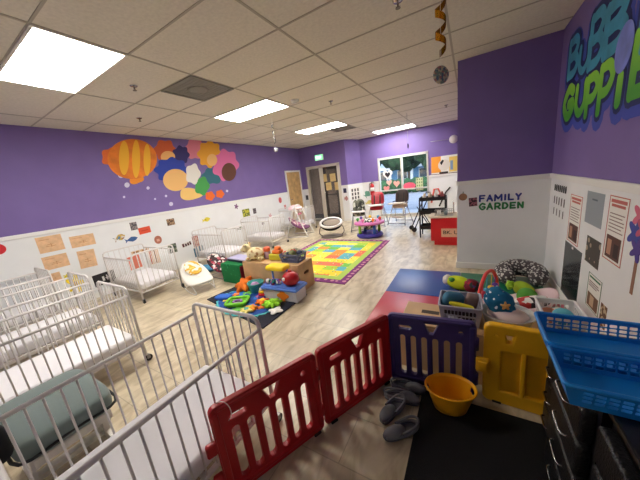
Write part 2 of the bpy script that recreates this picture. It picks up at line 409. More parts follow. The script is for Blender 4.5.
# ================================================================== CRIBS
HS, HA = .705, .785
def make_crib(label, L=.98, W=.638):
    t = thing('crib', label, 'crib', (0, 0, 0), 0, 'white steel cribs')
    for sx in (-1, 1):
        x = sx*L/2; e = MB(); y = W/2
        e.tube([(x, -y, .07), (x, -y, HA-.06)]+smooth([(x, -y, HA-.06), (x, -y+.012, HA-.02), (x, -y+.05, HA)], 4)[1:]+smooth([(x, y-.05, HA), (x, y-.012, HA-.02), (x, y, HA-.06)], 4)+[(x, y, .07)], .0125, 10)
        e.cyl((x, -y, .17), (x, y, .17), .009)
        for k in range(1, 8): e.cyl((x, -y+k*W/8, .17), (x, -y+k*W/8, HA), .0052, seg=8)
        e.build('end_panel', WHITE_STEEL, t)
    for sy in (-1, 1):
        y = sy*W/2; e = MB()
        e.cyl((-L/2, y, HS), (L/2, y, HS), .0115); e.cyl((-L/2, y, .2), (L/2, y, .2), .009)
        n = 15
        for k in range(1, n+1): x = -L/2+k*L/(n+1); e.cyl((x, y, .2), (x, y, HS), .0052, seg=8)
        e.build('side_rail', WHITE_STEEL, t)
    e = MB()
    for sy in (-1, 1): e.box((0, sy*(W/2-.02), .178), (L-.02, .02, .025))
    for k in range(7): e.box((-L/2+.1+k*(L-.2)/6, 0, .178), (.025, W-.05, .012))
    e.build('mattress_frame', WHITE_STEEL, t)
    MB().box((0, 0, .255), (L-.05, W-.05, .11), bev=.03, seg=4).build('mattress', SHEET, t)
    for sx in (-1, 1):
        for sy in (-1, 1):
            x, y = sx*L/2, sy*W/2
            c = MB(); c.cyl((x, y, .06), (x, y, .12), .009); c.box((x+.008, y, .067), (.03, .04, .006))
            for q in (-.016, .016): c.box((x+.012, y+q, .048), (.03, .003, .04))
            cc = c.build('caster', GREY_MET, t)
            w = MB(); w.cyl((x+.016, y-.012, .032), (x+.016, y+.012, .032), .031, seg=18); w.cyl((x+.016, y-.014, .032), (x+.016, y+.014, .032), .012); w.build('wheel', BLACK_RUB, cc)
    return t
c0 = make_crib('white steel crib in the foreground, beside the red gate')
c0.location = (-1.406, .475, 0); c0.rotation_euler = (0, 0, PI/2)
copy_thing(c0, (-3.06, .475, 0), PI/2, 'white steel crib behind the grey ottoman, second from the camera')
copy_thing(c0, (-4.115, .53, 0), PI/2, 'white steel crib third from the camera, beside the crib nearest the left wall')
copy_thing(c0, (-5.25, .47, 0), PI/2, 'white steel crib pushed along the left wall beneath the tan papers')
wall_cribs = [(-4.87, 2.04, 'white steel crib standing end-on to the left wall under the orange card'), (-4.84, 3.68, 'white steel crib behind the green fabric cube and floral bouncer'),
              (-4.84, 5.13, 'white steel crib just before the pink swing, along the left wall'), (-5.02, 7.0, 'white steel crib farthest away, in front of the beige door')]
for x, y, l in wall_cribs: copy_thing(c0, (x, y, 0), 0, l)

# ottoman between the two nearest cribs
t = thing('ottoman', 'white wooden glider ottoman with grey cushion between the two nearest cribs', 'ottoman', (-2.14, .235, 0), 0)
OTG = mat('grey green upholstery', (116, 130, 128), .9, bump=.2, bscale=12, sheen=.2)
MB().cushion((0, 0, .4), (.6, .42, .13), p=6).build('cushion', OTG, t)
w = MB(); w.tube(smooth([(-.29, -.2, .38), (0, -.21, .38), (.29, -.2, .38), (.295, 0, .38), (.29, .2, .38), (0, .21, .38), (-.29, .2, .38), (-.295, 0, .38)], 4, True), .008, closed=True); w.build('piping', mat('dark piping', (40, 42, 44), .8), t)
OW = mat('white painted wood', (226, 222, 214), .45)
w = MB()
for sy in (-1, 1): w.box((0, sy*.16, .3), (.5, .03, .07), bev=.006)
for sx in (-1, 1): w.box((sx*.24, 0, .3), (.03, .32, .05), bev=.006)
w.build('seat_frame', OW, t)
for sy in (-1, 1):
    w = MB(); w.prism([(-.26, .0), (.26, .0), (.22, .05), (.06, .07), (.05, .27), (-.05, .27), (-.06, .07), (-.22, .05)], -.015, .015, T((0, sy*.17, .01), (PI/2, 0, 0))); w.build('base_panel', OW, t)
w = MB(); w.box((0, 0, .06), (.06, .33, .03)); w.build('stretcher', OW, t)
# black pouch and plastic bag near the camera's left edge
t = thing('cloth_bag', 'black cloth bag hung on the foreground crib at the left picture edge', 'bag', (-1.87, -.03, .5))
MB().cushion((0, 0, .03), (.1, .16, .2), p=3).build('body', mat('black cloth', (18, 18, 20), .95), t)
MB().tube(smooth([(.0, -.06, .14), (.025, -.06, .22), (.06, 0, .235), (.025, .06, .22), (.0, .06, .14)], 5), .006).build('strap', BLACK_RUB, t)
m, nt, b = new_mat('clear plastic film'); b.inputs['Base Color'].default_value = lin((230, 230, 232)); b.inputs['Roughness'].default_value = .2; b.inputs['Alpha'].default_value = .55
tag(MB().ball((-1.87, -.17, .12), (.09, .09, .12), amp=.35, freq=3.2, fn=lambda v: Vector((v.x, v.y, max(v.z, -.118)))).build('plastic_bag', m), 'crumpled clear plastic bag on the floor beside the ottoman', 'bag')

# ================================================================== PLAY-YARD GATE
def map_frame(p0, p1):
    """x along p0->p1, y up, z out of the panel"""
    p0, p1 = Vector((*p0, 0)), Vector((*p1, 0)); x = (p1-p0).normalized(); z = x.cross(Vector((0, 0, 1)))
    return (p1-p0).length, p0, math.atan2(x.y, x.x)
FH = .55
yard = 'coloured play gate panels'
def slat_panel(p0, p1, material, label, flip=False):
    L, o, a = map_frame(p0, p1); L -= .012
    t = thing('gate_panel', label, 'gate', o, a, yard)
    n = 6; mg = .062; pw = (L-2*mg)/n
    u = (lambda x: L-x) if flip else (lambda x: x)
    holes = [slot(mg+pw*(k+.5), .24, pw*.7, .335) for k in range(n)]
    holes.append(slot(u(L*.21), .46, .1, .045)); holes.append(slot(u(L*.84), .468, .042, .042))
    holes.append([(u(L*.42), .515), (u(L*.62), .515), (u(L*.55), .425), (u(L*.49), .425)])
    outer = rrect(.006, .012, L-.006, FH, .03)
    X = T((0, 0, 0), (PI/2, 0, 0))
    w = MB(); w.mesh(cut_panel(outer, holes, .036, .007), X); w.build('panel', material, t)
    w = MB(); e = .016
    w.box((L/2, 0, FH-.012), (L-.06, .05, .022), bev=.008); w.box((L/2, 0, .045), (L-.06, .046, .03), bev=.008)
    for x in (.022, L-.022): w.box((x, 0, FH/2), (.036, .05, FH-.05), bev=.01)
    w.build('frame', material, t)
    for z in (.14, .4):
        w = MB(); w.cyl((L-.004, 0, z-.04), (L-.004, 0, z+.04), .021); w.build('hinge', material, t)
    for x in (.06, L-.06): MB().box((x, 0, .008), (.05, .06, .016), bev=.005).build('foot', BLACK_RUB, t)
    return t
GA, GB, GC, GD = (-1.05, .53), (-.785, 1.085), (-.5, 1.64), (.062, 1.69)
ta = slat_panel(GA, GB, RED_PL, 'red slotted gate panel nearest the camera, against the foreground crib')
for z in (.34, .15): MB().box((-.022, -.006, z), (.05, .03, .07), bev=.01).build('latch_tab', RED_PL, ta)
slat_panel(GB, GC, RED_PL, 'red slotted gate panel joined to the purple one')
slat_panel(GC, GD, PURPLE_PL, 'purple slotted gate panel behind the orange tub')
zt = MB(); zp = Vector((*GA, 0)).lerp(Vector((*GB, 0)), .12)
zt.tube([(zp.x+.036*math.cos(a), zp.y-.012+.02*math.cos(a), .505+.06*math.sin(a)) for a in [2*PI*k/20 for k in range(20)]], .0022, 6, True)
tag(zt.build('cable_tie', WHITE_PL), 'thin white cable tie looped round the top of the red gate', 'cable tie')
# yellow door panel
L, o, a = map_frame((.1, 1.705), (.64, 1.675))
t = thing('gate_panel', 'yellow gate panel with recessed windows beside the black drawers', 'gate', o, a, yard)
X = T((0, 0, 0), (PI/2, 0, 0))
w = MB(); w.mesh(cut_panel(rrect(.0, .012, L, FH, .03), [rrect(.075, .09, L-.1, .4, .02), [(L*.17, .51), (L*.28, .51), (L*.26, .44), (L*.19, .44)], slot(L*.1, .49, .03, .022)], .05, .01), X); w.build('panel', YELLOW_PL, t)
w = MB(); w.span((.06, -.004, .075), (L-.08, .012, .42)); w.build('recess', YELLOW_PL, t)
w = MB()
for x in (L*.36, L*.58, L*.78): w.box((x, -.012, .245), (.026, .03, .32), bev=.007)
w.build('bar', YELLOW_PL, t)
w = MB(); w.box((-.012, -.034, .27), (.075, .03, .1), bev=.01); w.box((-.012, -.05, .27), (.05, .014, .06), bev=.005); w.build('latch', YELLOW_PL, t)
for x in (.07, L-.07): MB().box((x, 0, .008), (.05, .06, .016), bev=.005).build('foot', BLACK_RUB, t)

# ================================================================== FLOOR MATS
tag(MB().box((.27, .93, .006), (1.08, 1.34, .012), bev=.005).build('door_mat', mat('black mat', (16, 16, 19), .95, bump=.5, bscale=220)), 'plain black doormat under the orange tub', 'mat')
MQ = {'blue': (44, 84, 160), 'green': (12, 104, 74), 'red': (188, 48, 62), 'yellow': (214, 180, 120)}
t = thing('play_mat', 'padded vinyl mat with blue, red and green quarters by the partition', 'mat', (-.09, 3.05, 0))
for n, (x, y) in dict(blue=(-.425, .425), green=(.425, .425), red=(-.425, -.425), yellow=(.425, -.425)).items():
    w = MB(); w.box((x, y, .018), (.848, .848, .036), bev=.012, seg=3); o = w.build('pad', mat('%s vinyl' % n, MQ[n], .33, bump=.12, bscale=5), t); o['label'] = n+' vinyl quarter'
w = MB(); w.box((-.22, -.47, .0395), (.26, .16, .006), bev=.002); w.build('patch', mat('blue vinyl', MQ['blue']), t)

RUGP = Vector((-2.53, 4.45, 0)); rw, rl = 1.9, 2.58
m, nt, b = new_mat('patchwork rug'); b.inputs['Roughness'].default_value = .95
tc = N(nt, 'ShaderNodeTexCoord'); sx = N(nt, 'ShaderNodeSeparateXYZ'); nt.links.new(tc.outputs['Object'], sx.inputs[0])
def M(op, a, bb=None):
    n = N(nt, 'ShaderNodeMath', operation=op)
    for i, q in enumerate((a, bb)):
        if q is None: continue
        if isinstance(q, (int, float)): n.inputs[i].default_value = q
        else: nt.links.new(q, n.inputs[i])
    return n.outputs[0]
vs = N(nt, 'ShaderNodeVectorMath', operation='SNAP'); vs.inputs[1].default_value = (.27, .2, 10)
nt.links.new(tc.outputs['Object'], vs.inputs[0]); wn2 = N(nt, 'ShaderNodeTexWhiteNoise', noise_dimensions='3D'); nt.links.new(vs.outputs[0], wn2.inputs[0])
pr = ramp(nt, [(246, 214, 60), (120, 190, 80), (250, 222, 70), (96, 178, 190), (170, 210, 70), (236, 150, 70), (250, 226, 90), (110, 170, 200), (228, 120, 90)])
nt.links.new(wn2.outputs[0], pr.inputs[0])
vo = N(nt, 'ShaderNodeTexVoronoi'); vo.inputs['Scale'].default_value = 14; nt.links.new(tc.outputs['Object'], vo.inputs['Vector'])
spc = N(nt, 'ShaderNodeSeparateColor'); nt.links.new(vo.outputs['Color'], spc.inputs[0])
motif = ramp(nt, [(226, 74, 60), (60, 150, 120), (250, 220, 80), (240, 240, 220)]); nt.links.new(spc.outputs[0], motif.inputs[0])
def mixc(f, a, c):
    n = N(nt, 'ShaderNodeMix', data_type='RGBA'); nt.links.new(f, n.inputs[0])
    for i, q in ((6, a), (7, c)):
        if isinstance(q, tuple): n.inputs[i].default_value = lin(q)
        else: nt.links.new(q, n.inputs[i])
    return n.outputs[2]
col = mixc(M('LESS_THAN', vo.outputs['Distance'], .22), pr.outputs[0], motif.outputs[0])
ex = M('SUBTRACT', rw/2, M('ABSOLUTE', sx.outputs[0])); ey = M('SUBTRACT', rl/2, M('ABSOLUTE', sx.outputs[1])); ed = M('MINIMUM', ex, ey)
col = mixc(M('LESS_THAN', ed, .25), col, (176, 204, 96)); 
dots = N(nt, 'ShaderNodeTexVoronoi'); dots.inputs['Scale'].default_value = 9; dots.inputs['Randomness'].default_value = .3; nt.links.new(tc.outputs['Object'], dots.inputs['Vector'])
bord = mixc(M('LESS_THAN', dots.outputs['Distance'], .3), (124, 52, 118), (206, 140, 160))
col = mixc(M('LESS_THAN', ed, .13), col, bord); nt.links.new(col, b.inputs['Base Color'])
rg = MB().box((0, 0, .005), (rw, rl, .01), bev=.004).build('play_rug', m); rg.location = RUGP
tag(rg, 'bright yellow and green patchwork rug with a purple border', 'rug')

bm_pts = [Vector(q) for q in ((-3.39, 2.13), (-1.98, 1.81), (-1.96, 2.71))]; q4 = Vector((-3.3, 2.71))
navy = MB().prism([tuple(p) for p in bm_pts]+[tuple(q4)], .001, .014).build('foam_mat', mat('navy black mat', (30, 34, 48), .9, bump=.2, bscale=90))
tag(navy, 'dark navy mat covered with sea toys in front of the wooden bench', 'mat')

# ================================================================== BENCHES (birch play boxes)
BIRCH = mat('birch plywood', (212, 172, 124), .5, var=.07, scale=4)
def birch_box(x0, x1, y0, y1, h, label, grp='birch plywood toy benches'):
    cx, cy = (x0+x1)/2, (y0+y1)/2; w_, d_ = x1-x0, y1-y0
    t = thing('toy_bench', label, 'bench', (cx, cy, 0), 0, grp)
    MB().box((0, 0, h-.01), (w_, d_, .02), bev=.004).build('top', BIRCH, t)
    MB().box((0, -d_/2+.01, h/2-.01), (w_, .018, h-.024), bev=.003).build('front_panel', BIRCH, t)
    MB().box((0, d_/2-.01, h/2-.01), (w_, .018, h-.024), bev=.003).build('back_panel', BIRCH, t)
    for sx in (-1, 1):
        w = MB(); w.mesh(cut_panel(rrect(-d_/2+.002, .002, d_/2-.002, h-.022, .01), [slot(0, h*.62, .13, .05)], .018, .002), T((sx*(w_/2-.01), 0, 0), (PI/2, 0, PI/2))); w.build('side_panel', BIRCH, t)
    return t
birch_box(-3.16, -2.06, 2.72, 3.1, .42, 'birch plywood bench with toys on top behind the navy mat')
tb = birch_box(-.46, .62, 1.8, 2.15, .4, 'birch plywood bench behind the purple gate holding baskets')
w = MB(); w.box((-.34, .03, .4006), (.13, .05, .0012)); w.build('stamp', mat('dark print', (70, 60, 50), .8), tb)

# green fabric cube and folded pad
t = thing('storage_cube', 'green fabric storage cube with red side left of the wooden bench', 'storage cube', (-3.5, 2.88, 0), -.05)
GRF = pattern('green quilted cloth', 'dots', [(40, 150, 90), (6, 116, 60)], 14, .9, .16)
MB().box((0, 0, .165), (.5, .3, .33), bev=.014, seg=3).build('body', GRF, t)
MB().box((.253, 0, .165), (.012, .28, .31), bev=.004).build('side_panel', mat('dark red cloth', (130, 22, 44), .9), t)
MB().box((0, 0, .335), (.49, .29, .014), bev=.005).build('lid', GRF, t)
t = thing('folding_pad', 'lilac pad with navy underside lying on the green cube', 'pad', (-3.48, 2.98, .343), -.1)
MB().box((.05, 0, .02), (.55, .24, .038), bev=.012).build('base_layer', mat('navy vinyl', (26, 32, 64), .5), t); MB().box((.05, 0, .05), (.56, .25, .022), bev=.008).build('top_layer', mat('lilac vinyl', (176, 172, 206), .5), t)

# ================================================================== TOYS on the navy mat
ZM = .014
def rp(n, r, k, amp, ph=0): return [((r*(1+amp*math.cos(k*2*PI*i/n+ph)))*math.cos(2*PI*i/n), (r*(1+amp*math.cos(k*2*PI*i/n+ph)))*math.sin(2*PI*i/n)) for i in range(n)]
def disc(b, c, r, h, k=0, amp=0, rz=0, mi=0, sc=(1, 1, 1)): return b.prism(rp(64 if k else 40, r, k, amp), 0, h, T(c, (0, 0, rz), sc), mi)
p = at_z(246, 302, ZM)
t = thing('sea_play_cloth', 'blue sea play cloth with frilled teal edge on the navy mat', 'play cloth', (p.x, p.y, ZM+.0005), -.2)
disc(MB(), (0, 0, 0), .55, .006, 26, .035, sc=(1, .62, 1)).build('frill', mat('teal cloth', (92, 190, 196), .9), t)
disc(MB(), (0, 0, .006), .52, .006, 0, 0, sc=(1, .6, 1)).build('ground', pattern('sea print', 'blots', [(18, 70, 150), (30, 110, 190), (14, 52, 128)], 5), t)
for k in range(9):
    a = k*.72; w = MB(); disc(w, (.36*math.cos(a), .2*math.sin(a), .012), .05+.025*(k % 2), .006, 5, .25, a)
    w.build('applique', solid([(236, 130, 50), (250, 210, 80), (210, 110, 160), (120, 200, 90)][k % 4], .9), t)
def at_mat(x, y, dz=0): q = at_z(x, y, ZM+.013+dz); return (q.x, q.y, ZM+.0135+dz)
t = thing('toy_tray', 'lime green square tray holding a purple toy ring', 'toy', at_mat(238, 304), .5)
w = MB(); n = 28; ring = rrect(-.14, -.11, .14, .11, .05, 6)
w.tube([(x, y, .05) for x, y in ring], .02, 10, True); w.tube([(x*.82, y*.82, .018) for x, y in ring], .018, 10, True)
w.prism([(x*.84, y*.84) for x, y in ring], .0, .012); w.build('rim', mat('lime plastic', (126, 214, 40), .4), t)
w = MB(); w.tube([(.055*math.cos(2*PI*k/20), .045*math.sin(2*PI*k/20), .035) for k in range(20)], .017, 8, True); w.build('ring', mat('violet plastic', (150, 90, 170), .4), t)
# orange soft toy and teal tub
ORF = mat('orange plush', (240, 120, 34), .9, var=.1, bump=.3, bscale=50); TEALF = mat('teal plush', (60, 160, 160), .9); LIMEF = mat('lime plush', (150, 214, 50), .9, var=.12, scale=30); YELF = mat('yellow plush', (246, 206, 50), .9); REDF = mat('red plush', (206, 44, 40), .85); PURF = mat('purple plush', (110, 70, 150), .9); NAVYF = mat('navy plush', (30, 44, 96), .9); CREAMF = mat('cream plush', (230, 212, 168), .95, var=.05)
def starfish(b, c, r, h, arms=5, rz=0, rot=(0, 0, 0), mi=0):
    """soft star with rounded arms"""
    def f(v):
        a = math.atan2(v.y, v.x); k = .55+.45*(.5+.5*math.cos(arms*a))**.8
        return Vector((v.x*k, v.y*k, v.z))
    return b.ball(c, (r, r, h), (rot[0], rot[1], rz+rot[2]), sub=4, fn=f, mi=mi)
w = MB(); starfish(w, (0, 0, .075), .17, .065, 6, .3, (.5, -.2, 0)); o = w.build('plush_toy', ORF); o.location = at_mat(245, 289, 0); tag(o, 'orange soft star toy leaning by the teal tub', 'soft toy')
t = thing('toy_tub', 'teal see-through tub with lilac toy inside, on the navy mat', 'tub', at_mat(257, 291), 0)
w = MB(); w.lathe([(0, .0), (.09, .0), (.12, .13), (.126, .15), (.115, .14), (.085, .012), (0, .012)], seg=28); w.build('bowl', mat('teal plastic', (70, 168, 158), .3), t)
w = MB(); w.ball((.0, -.02, .1), (.07, .06, .055), amp=.2); w.build('contents', mat('lilac plush', (176, 140, 180), .9), t)
def flower_toy(x, y, r, c, label, cc=(250, 210, 60)):
    q = at_mat(x, y); t = thing('flower_toy', label, 'soft toy', q, random.random(), 'flat soft flower toys')
    w = MB(); starfish(w, (0, 0, .026), r, .026, 6); w.build('petals', c, t); MB().ball((0, 0, .045), (r*.34, r*.34, .02)).build('middle', solid(cc, .9), t); return t
flower_toy(262.5, 303, .1, ORF, 'orange flat flower toy beside the lime plush'); flower_toy(250.5, 310, .1, mat('amber plush', (244, 150, 40), .9), 'amber flat flower toy nearest the foreground crib rail', (250, 222, 90)); 
w = MB(); starfish(w, (0, 0, .035), .14, .034, 8, 0); w.ball((.02, 0, .07), (.05, .04, .03)); o = w.build('plush_toy', LIMEF); o.location = at_mat(272.5, 305.5); tag(o, 'lime green soft toy at the right edge of the sea cloth', 'soft toy')
w = MB(); starfish(w, (0, 0, .02), .1, .019, 4, .2); o = w.build('cloth_toy', WHITE_PL); o.location = at_z(276, 312, ZM)+Vector((0, 0, .002)); tag(o, 'white four-pointed cloth toy on the mat edge', 'soft toy')
w = MB(); w.cushion((0, 0, .03), (.26, .15, .055), p=3); o = w.build('bean_bag', mat('royal blue cloth', (40, 100, 200), .7)); o.location = (at_z(224, 299, ZM)+Vector((0, 0, .006))); o.rotation_euler = (0, 0, .3); tag(o, 'blue flat bean bag left of the lime tray', 'bean bag')
q = at_mat(263, 297); t = thing('stacking_toy', 'small red, purple and yellow stacking toy near the activity table', 'toy', q)
for k, (r, c) in enumerate(((.075, PURF), (.062, REDF), (.05, YELF), (.034, mat('white plush', (236, 230, 220), .9)))):
    w = MB(); w.lathe([(0, 0), (r*.8, 0), (r, .016), (r*.8, .034), (0, .034)], (0, 0, k*.035), 20); w.build('ring', c, t)
flower_toy(247, 312, .1, mat('pale yellow plush', (236, 222, 130), .9), 'pale yellow flat flower toy seen through the foreground crib end', (120, 200, 190)); flower_toy(247, 297.5, .055, TEALF, 'small teal flat flower toy behind the lime tray', (60, 90, 170))

# activity table toy: blue top, white legs, red ball roof, yellow canopy
q = at_z(288, 301, ZM)
t = thing('activity_table', 'blue-topped toy activity table with yellow canopy and red dome', 'toy table', (-2.21, 2.535, ZM), .04)
w = MB(); w.box((0, 0, .175), (.6, .3, .04), bev=.016, seg=3); w.box((0, 0, .2), (.56, .26, .02), bev=.008); w.build('tray', mat('periwinkle plastic', (86, 130, 222), .4), t)
for sx in (-1, 1):
    w = MB(); w.box((sx*.25, 0, .078), (.06, .24, .156), bev=.012); w.build('leg', mat('frosted plastic', (206, 206, 214), .35), t)
w = MB(); w.box((0, -.118, .08), (.46, .014, .14), bev=.005); w.build('apron', mat('frosted plastic', (206, 206, 214)), t)
w = MB(); w.prism(rp(40, .065, 4, .18), 0, .004, T((.06, -.1265, .085), (PI/2, 0, 0), (1.3, 1, 1))); w.build('picture', solid((240, 130, 30)), t)
w = MB(); w.ball((.15, -.02, .3), (.12, .11, .1), sub=3, fn=lambda v: Vector((v.x, v.y, max(v.z, -.08)))); w.cyl((.15, -.02, .37), (.15, -.02, .42), .03, .022); w.build('dome', RED_PL, t)
w = MB(); w.ball((.11, -.115, .32), (.03, .02, .026)); w.build('eye', WHITE_PL, t)
w = MB(); w.box((-.08, .03, .43), (.32, .18, .07), bev=.03, seg=4); w.build('canopy', mat('canary plastic', (250, 214, 20), .4), t)
w = MB()
for x in (-.21, .05): w.cyl((x, .06, .2), (x, .06, .41), .014)
w.build('post', mat('periwinkle plastic', (86, 130, 222)), t)
w = MB()
for k, (x, y, r) in enumerate(((-.22, -.05, .04), (-.12, -.08, .035), (-.04, -.04, .042), (-.16, .0, .03))): w.ball((x, y, .21+r*.8), r, amp=.15)
w.build('figures', pattern('toy figures', 'cells', [(60, 80, 170), (220, 60, 90), (240, 240, 230), (40, 150, 120), (130, 90, 170)], 26), t)

# toys standing on the left bench (z .42)
def plush_animal(loc, s, body, label, rz=0, name='plush_toy', spots=None):
    t = thing(name, label, 'soft toy', loc, rz)
    w = MB(); w.ball((0, 0, .085*s), (.12*s, .085*s, .085*s), amp=.06)
    for sx in (-1, 1):
        for sy in (-1, 1): w.ball((sx*.085*s, sy*.05*s, .028*s), (.04*s, .035*s, .028*s))
    w.build('body', body, t)
    w = MB(); w.ball((-.12*s, 0, .16*s), (.06*s, .055*s, .055*s)); w.ball((-.17*s, 0, .145*s), (.03*s, .034*s, .026*s)); w.ball((-.1*s, .055*s, .2*s), (.018*s, .028*s, .03*s)); w.ball((-.1*s, -.055*s, .2*s), (.018*s, .028*s, .03*s)); w.build('head', spots or body, t); return t
plush_animal((-2.96, 2.85, .42), 1.25, pattern('cream spotted plush', 'dots', [(176, 130, 84), (232, 216, 172)], 16, .95, .35), 'cream and tan soft animal lying on the birch bench', .3)
t = thing('shape_sorter', 'orange and yellow plastic toy on the middle of the birch bench', 'toy', (-2.62, 2.93, .42), .1)
MB().box((.02, 0, .05), (.22, .14, .1), bev=.02, seg=3).build('base', mat('lime yellow plastic', (208, 200, 50), .4), t)
w = MB(); w.box((.05, 0, .13), (.15, .12, .06), bev=.02, seg=3); w.ball((.06, 0, .175), (.06, .05, .045)); w.build('roof', mat('orange plastic', (244, 124, 40), .4), t)
t = thing('toy_bottle', 'mauve toy jug with orange lid beside the orange plastic toy', 'toy', (-2.8, 2.95, .42))
MB().lathe([(0, 0), (.055, 0), (.06, .03), (.05, .12), (0, .125)], seg=20).build('body', mat('mauve plastic', (170, 136, 150), .4), t); MB().lathe([(.045, .122), (.058, .14), (.05, .185), (.02, .2), (0, .2)], seg=20).build('lid', mat('coral plastic', (240, 110, 70), .4), t)

def holed_wall(b, a0, a1, b0, b1, rows, cols, gap=.2, thick=.003, zlo=.2, zhi=.85, mi=0):
    """perforated side wall: a0-a1 is the bottom edge, b0-b1 the rim edge"""
    a0, a1, b0, b1 = map(Vector, (a0, a1, b0, b1)); h = ((b0+b1)/2-(a0+a1)/2).length; x = (a1-a0).normalized(); y = ((b0+b1)/2-(a0+a1)/2).normalized(); z = x.cross(y)
    la, lb = (a1-a0).length, (b1-b0).length
    outer = [(-la/2, 0), (la/2, 0), (lb/2, h), (-lb/2, h)]; hs = []
    hh = (zhi-zlo)*h/rows
    for r in range(rows):
        for c in range(cols):
            wc = la*.88/cols; hs.append(rrect(-la*.44+c*wc+wc*gap/2, zlo*h+r*hh+hh*.12, -la*.44+(c+1)*wc-wc*gap/2, zlo*h+(r+1)*hh-hh*.12, min(wc*(1-gap), hh*.76)*.25, 2))
    o = (a0+a1)/2; Mx = Matrix((x, y, z)).transposed().to_4x4(); Mx.translation = o
    b.mesh(cut_panel(outer, hs, thick), Mx, mi); return b
def basket(name, label, loc, rz, L, W, H, taper, material, rows=3, cols=10, cols2=6, rim=.008, grp=None, cat='basket'):
    t = thing(name, label, cat, loc, rz, grp)
    l, w_ = L/2, W/2; L2, W2 = l*taper, w_*taper
    B = [(-L2, -W2, .004), (L2, -W2, .004), (L2, W2, .004), (-L2, W2, .004)]; R = [(-l, -w_, H), (l, -w_, H), (l, w_, H), (-l, w_, H)]
    m = MB(); m.span((-L2, -W2, 0), (L2, W2, .005))
    for i in range(4):
        j = (i+1) % 4; holed_wall(m, B[i], B[j], R[i], R[j], rows, cols if i % 2 == 0 else cols2)
    m.build('body', material, t)
    m = MB(); m.tube([(x, y, H) for x, y in rrect(-l, -w_, l, w_, min(l, w_)*.16, 5)], rim, 8, True); m.build('rim', material, t); return t
bk = basket('toy_basket', 'slate blue basket of mixed toys at the end of the birch bench', (-2.27, 2.92, .42), .05, .34, .24, .12, .86, mat('slate plastic', (96, 104, 140), .45), 2, 8, 6)
w = MB()
for k in range(9): w.ball((random.uniform(-.12, .12), random.uniform(-.07, .07), .09+.05*random.random()), random.uniform(.035, .06), amp=.2)
o = w.build('toy_heap', pattern('mixed toys', 'cells', [(120, 130, 90), (190, 60, 60), (200, 190, 150), (70, 80, 110), (150, 150, 130)], 14)); o.location = (-2.27, 2.92, .42); tag(o, 'heap of small mixed toys inside the slate blue basket', 'toys', kind='stuff')

# ================================================================== BOUNCERS
def bouncer(label, loc, rz, pad, shell, s=1.0, insert=None, bar=None):
    t = thing('baby_bouncer', label, 'baby bouncer', loc, rz, 'baby bouncers')
    f = MB()
    for sy in (-1, 1):
        f.tube([p*s for p in smooth([(-.3, sy*.2, .012), (0, sy*.22, .012), (.28, sy*.2, .012), (.36, sy*.17, .03), (.3, sy*.19, .14), (.1, sy*.2, .2), (-.12, sy*.2, .3), (-.34, sy*.14, .46)], 5)], .009*s, 8)
    f.tube([p*s for p in smooth([(-.34, -.14, .46), (-.39, -.07, .5), (-.39, .07, .5), (-.34, .14, .46)], 4)], .009*s); f.tube([(-.3*s, -.2*s, .012*s), (-.3*s, .2*s, .012*s)], .009*s)
    f.build('wire_frame', GREY_MET if shell is None else shell, t)
    def bend(v):
        x = v.x; z = .23-.42*x+(.5*x*x if x < 0 else .9*x*x); return Vector((x, v.y, v.z+z))
    w = MB(); w.cushion((0, 0, 0), (.78*s, .5*s, .1*s), p=2.6, fn=lambda v: Vector((v.x, v.y, 0))*1+Vector((0, 0, s*bend(v/s).z))); w.build('seat_pad', pad, t)
    if insert:
        w = MB(); w.cushion((-.16*s, 0, .075*s), (.34*s, .3*s, .07*s), p=2.4, fn=lambda v: Vector((v.x, v.y, s*bend((v+Vector((-.16*s, 0, 0)))/s).z))); w.build('head_insert', insert, t)
    w = MB(); w.tube([p*s for p in smooth([(.02, -.2, .19), (.06, -.06, .245), (.06, .06, .245), (.02, .2, .19)], 4)], .014*s); w.build('harness', bar or WHITE_PL, t)
    for sx in (-1, 1):
        w = MB(); w.box((-.3*s, sx*.2*s, .014*s), (.06*s, .035*s, .028*s), bev=.006); w.build('foot', BLACK_RUB, t)
    return t
WHPAD = mat('white quilted cloth', (232, 228, 222), .95, bump=.25, bscale=20)
bouncer('white baby bouncer with yellow printed head pad on the floor', (-3.98, 2.42, 0), -.3, WHPAD, WHITE_PL, .86, pattern('yellow print cloth', 'blots', [(236, 230, 214), (226, 176, 60), (240, 206, 110)], 12))
bouncer('baby bouncer in dark red and white floral cloth before the cribs', (-4.06, 3.02, 0), -.1, pattern('floral cloth', 'cells', [(52, 32, 38), (150, 44, 62), (226, 214, 212), (60, 38, 42), (196, 110, 124), (40, 28, 34)], 20), GREY_MET, .82)
w = MB(); w.cushion((0, 0, .05), (.5, .3, .1), p=2.6); o = w.build('floor_cushion', mat('sea blue cloth', (70, 140, 176), .9)); o.location = (-4.72, 3.12, 0); tag(o, 'sea blue cushion lying by the wall behind the bouncers', 'cushion')

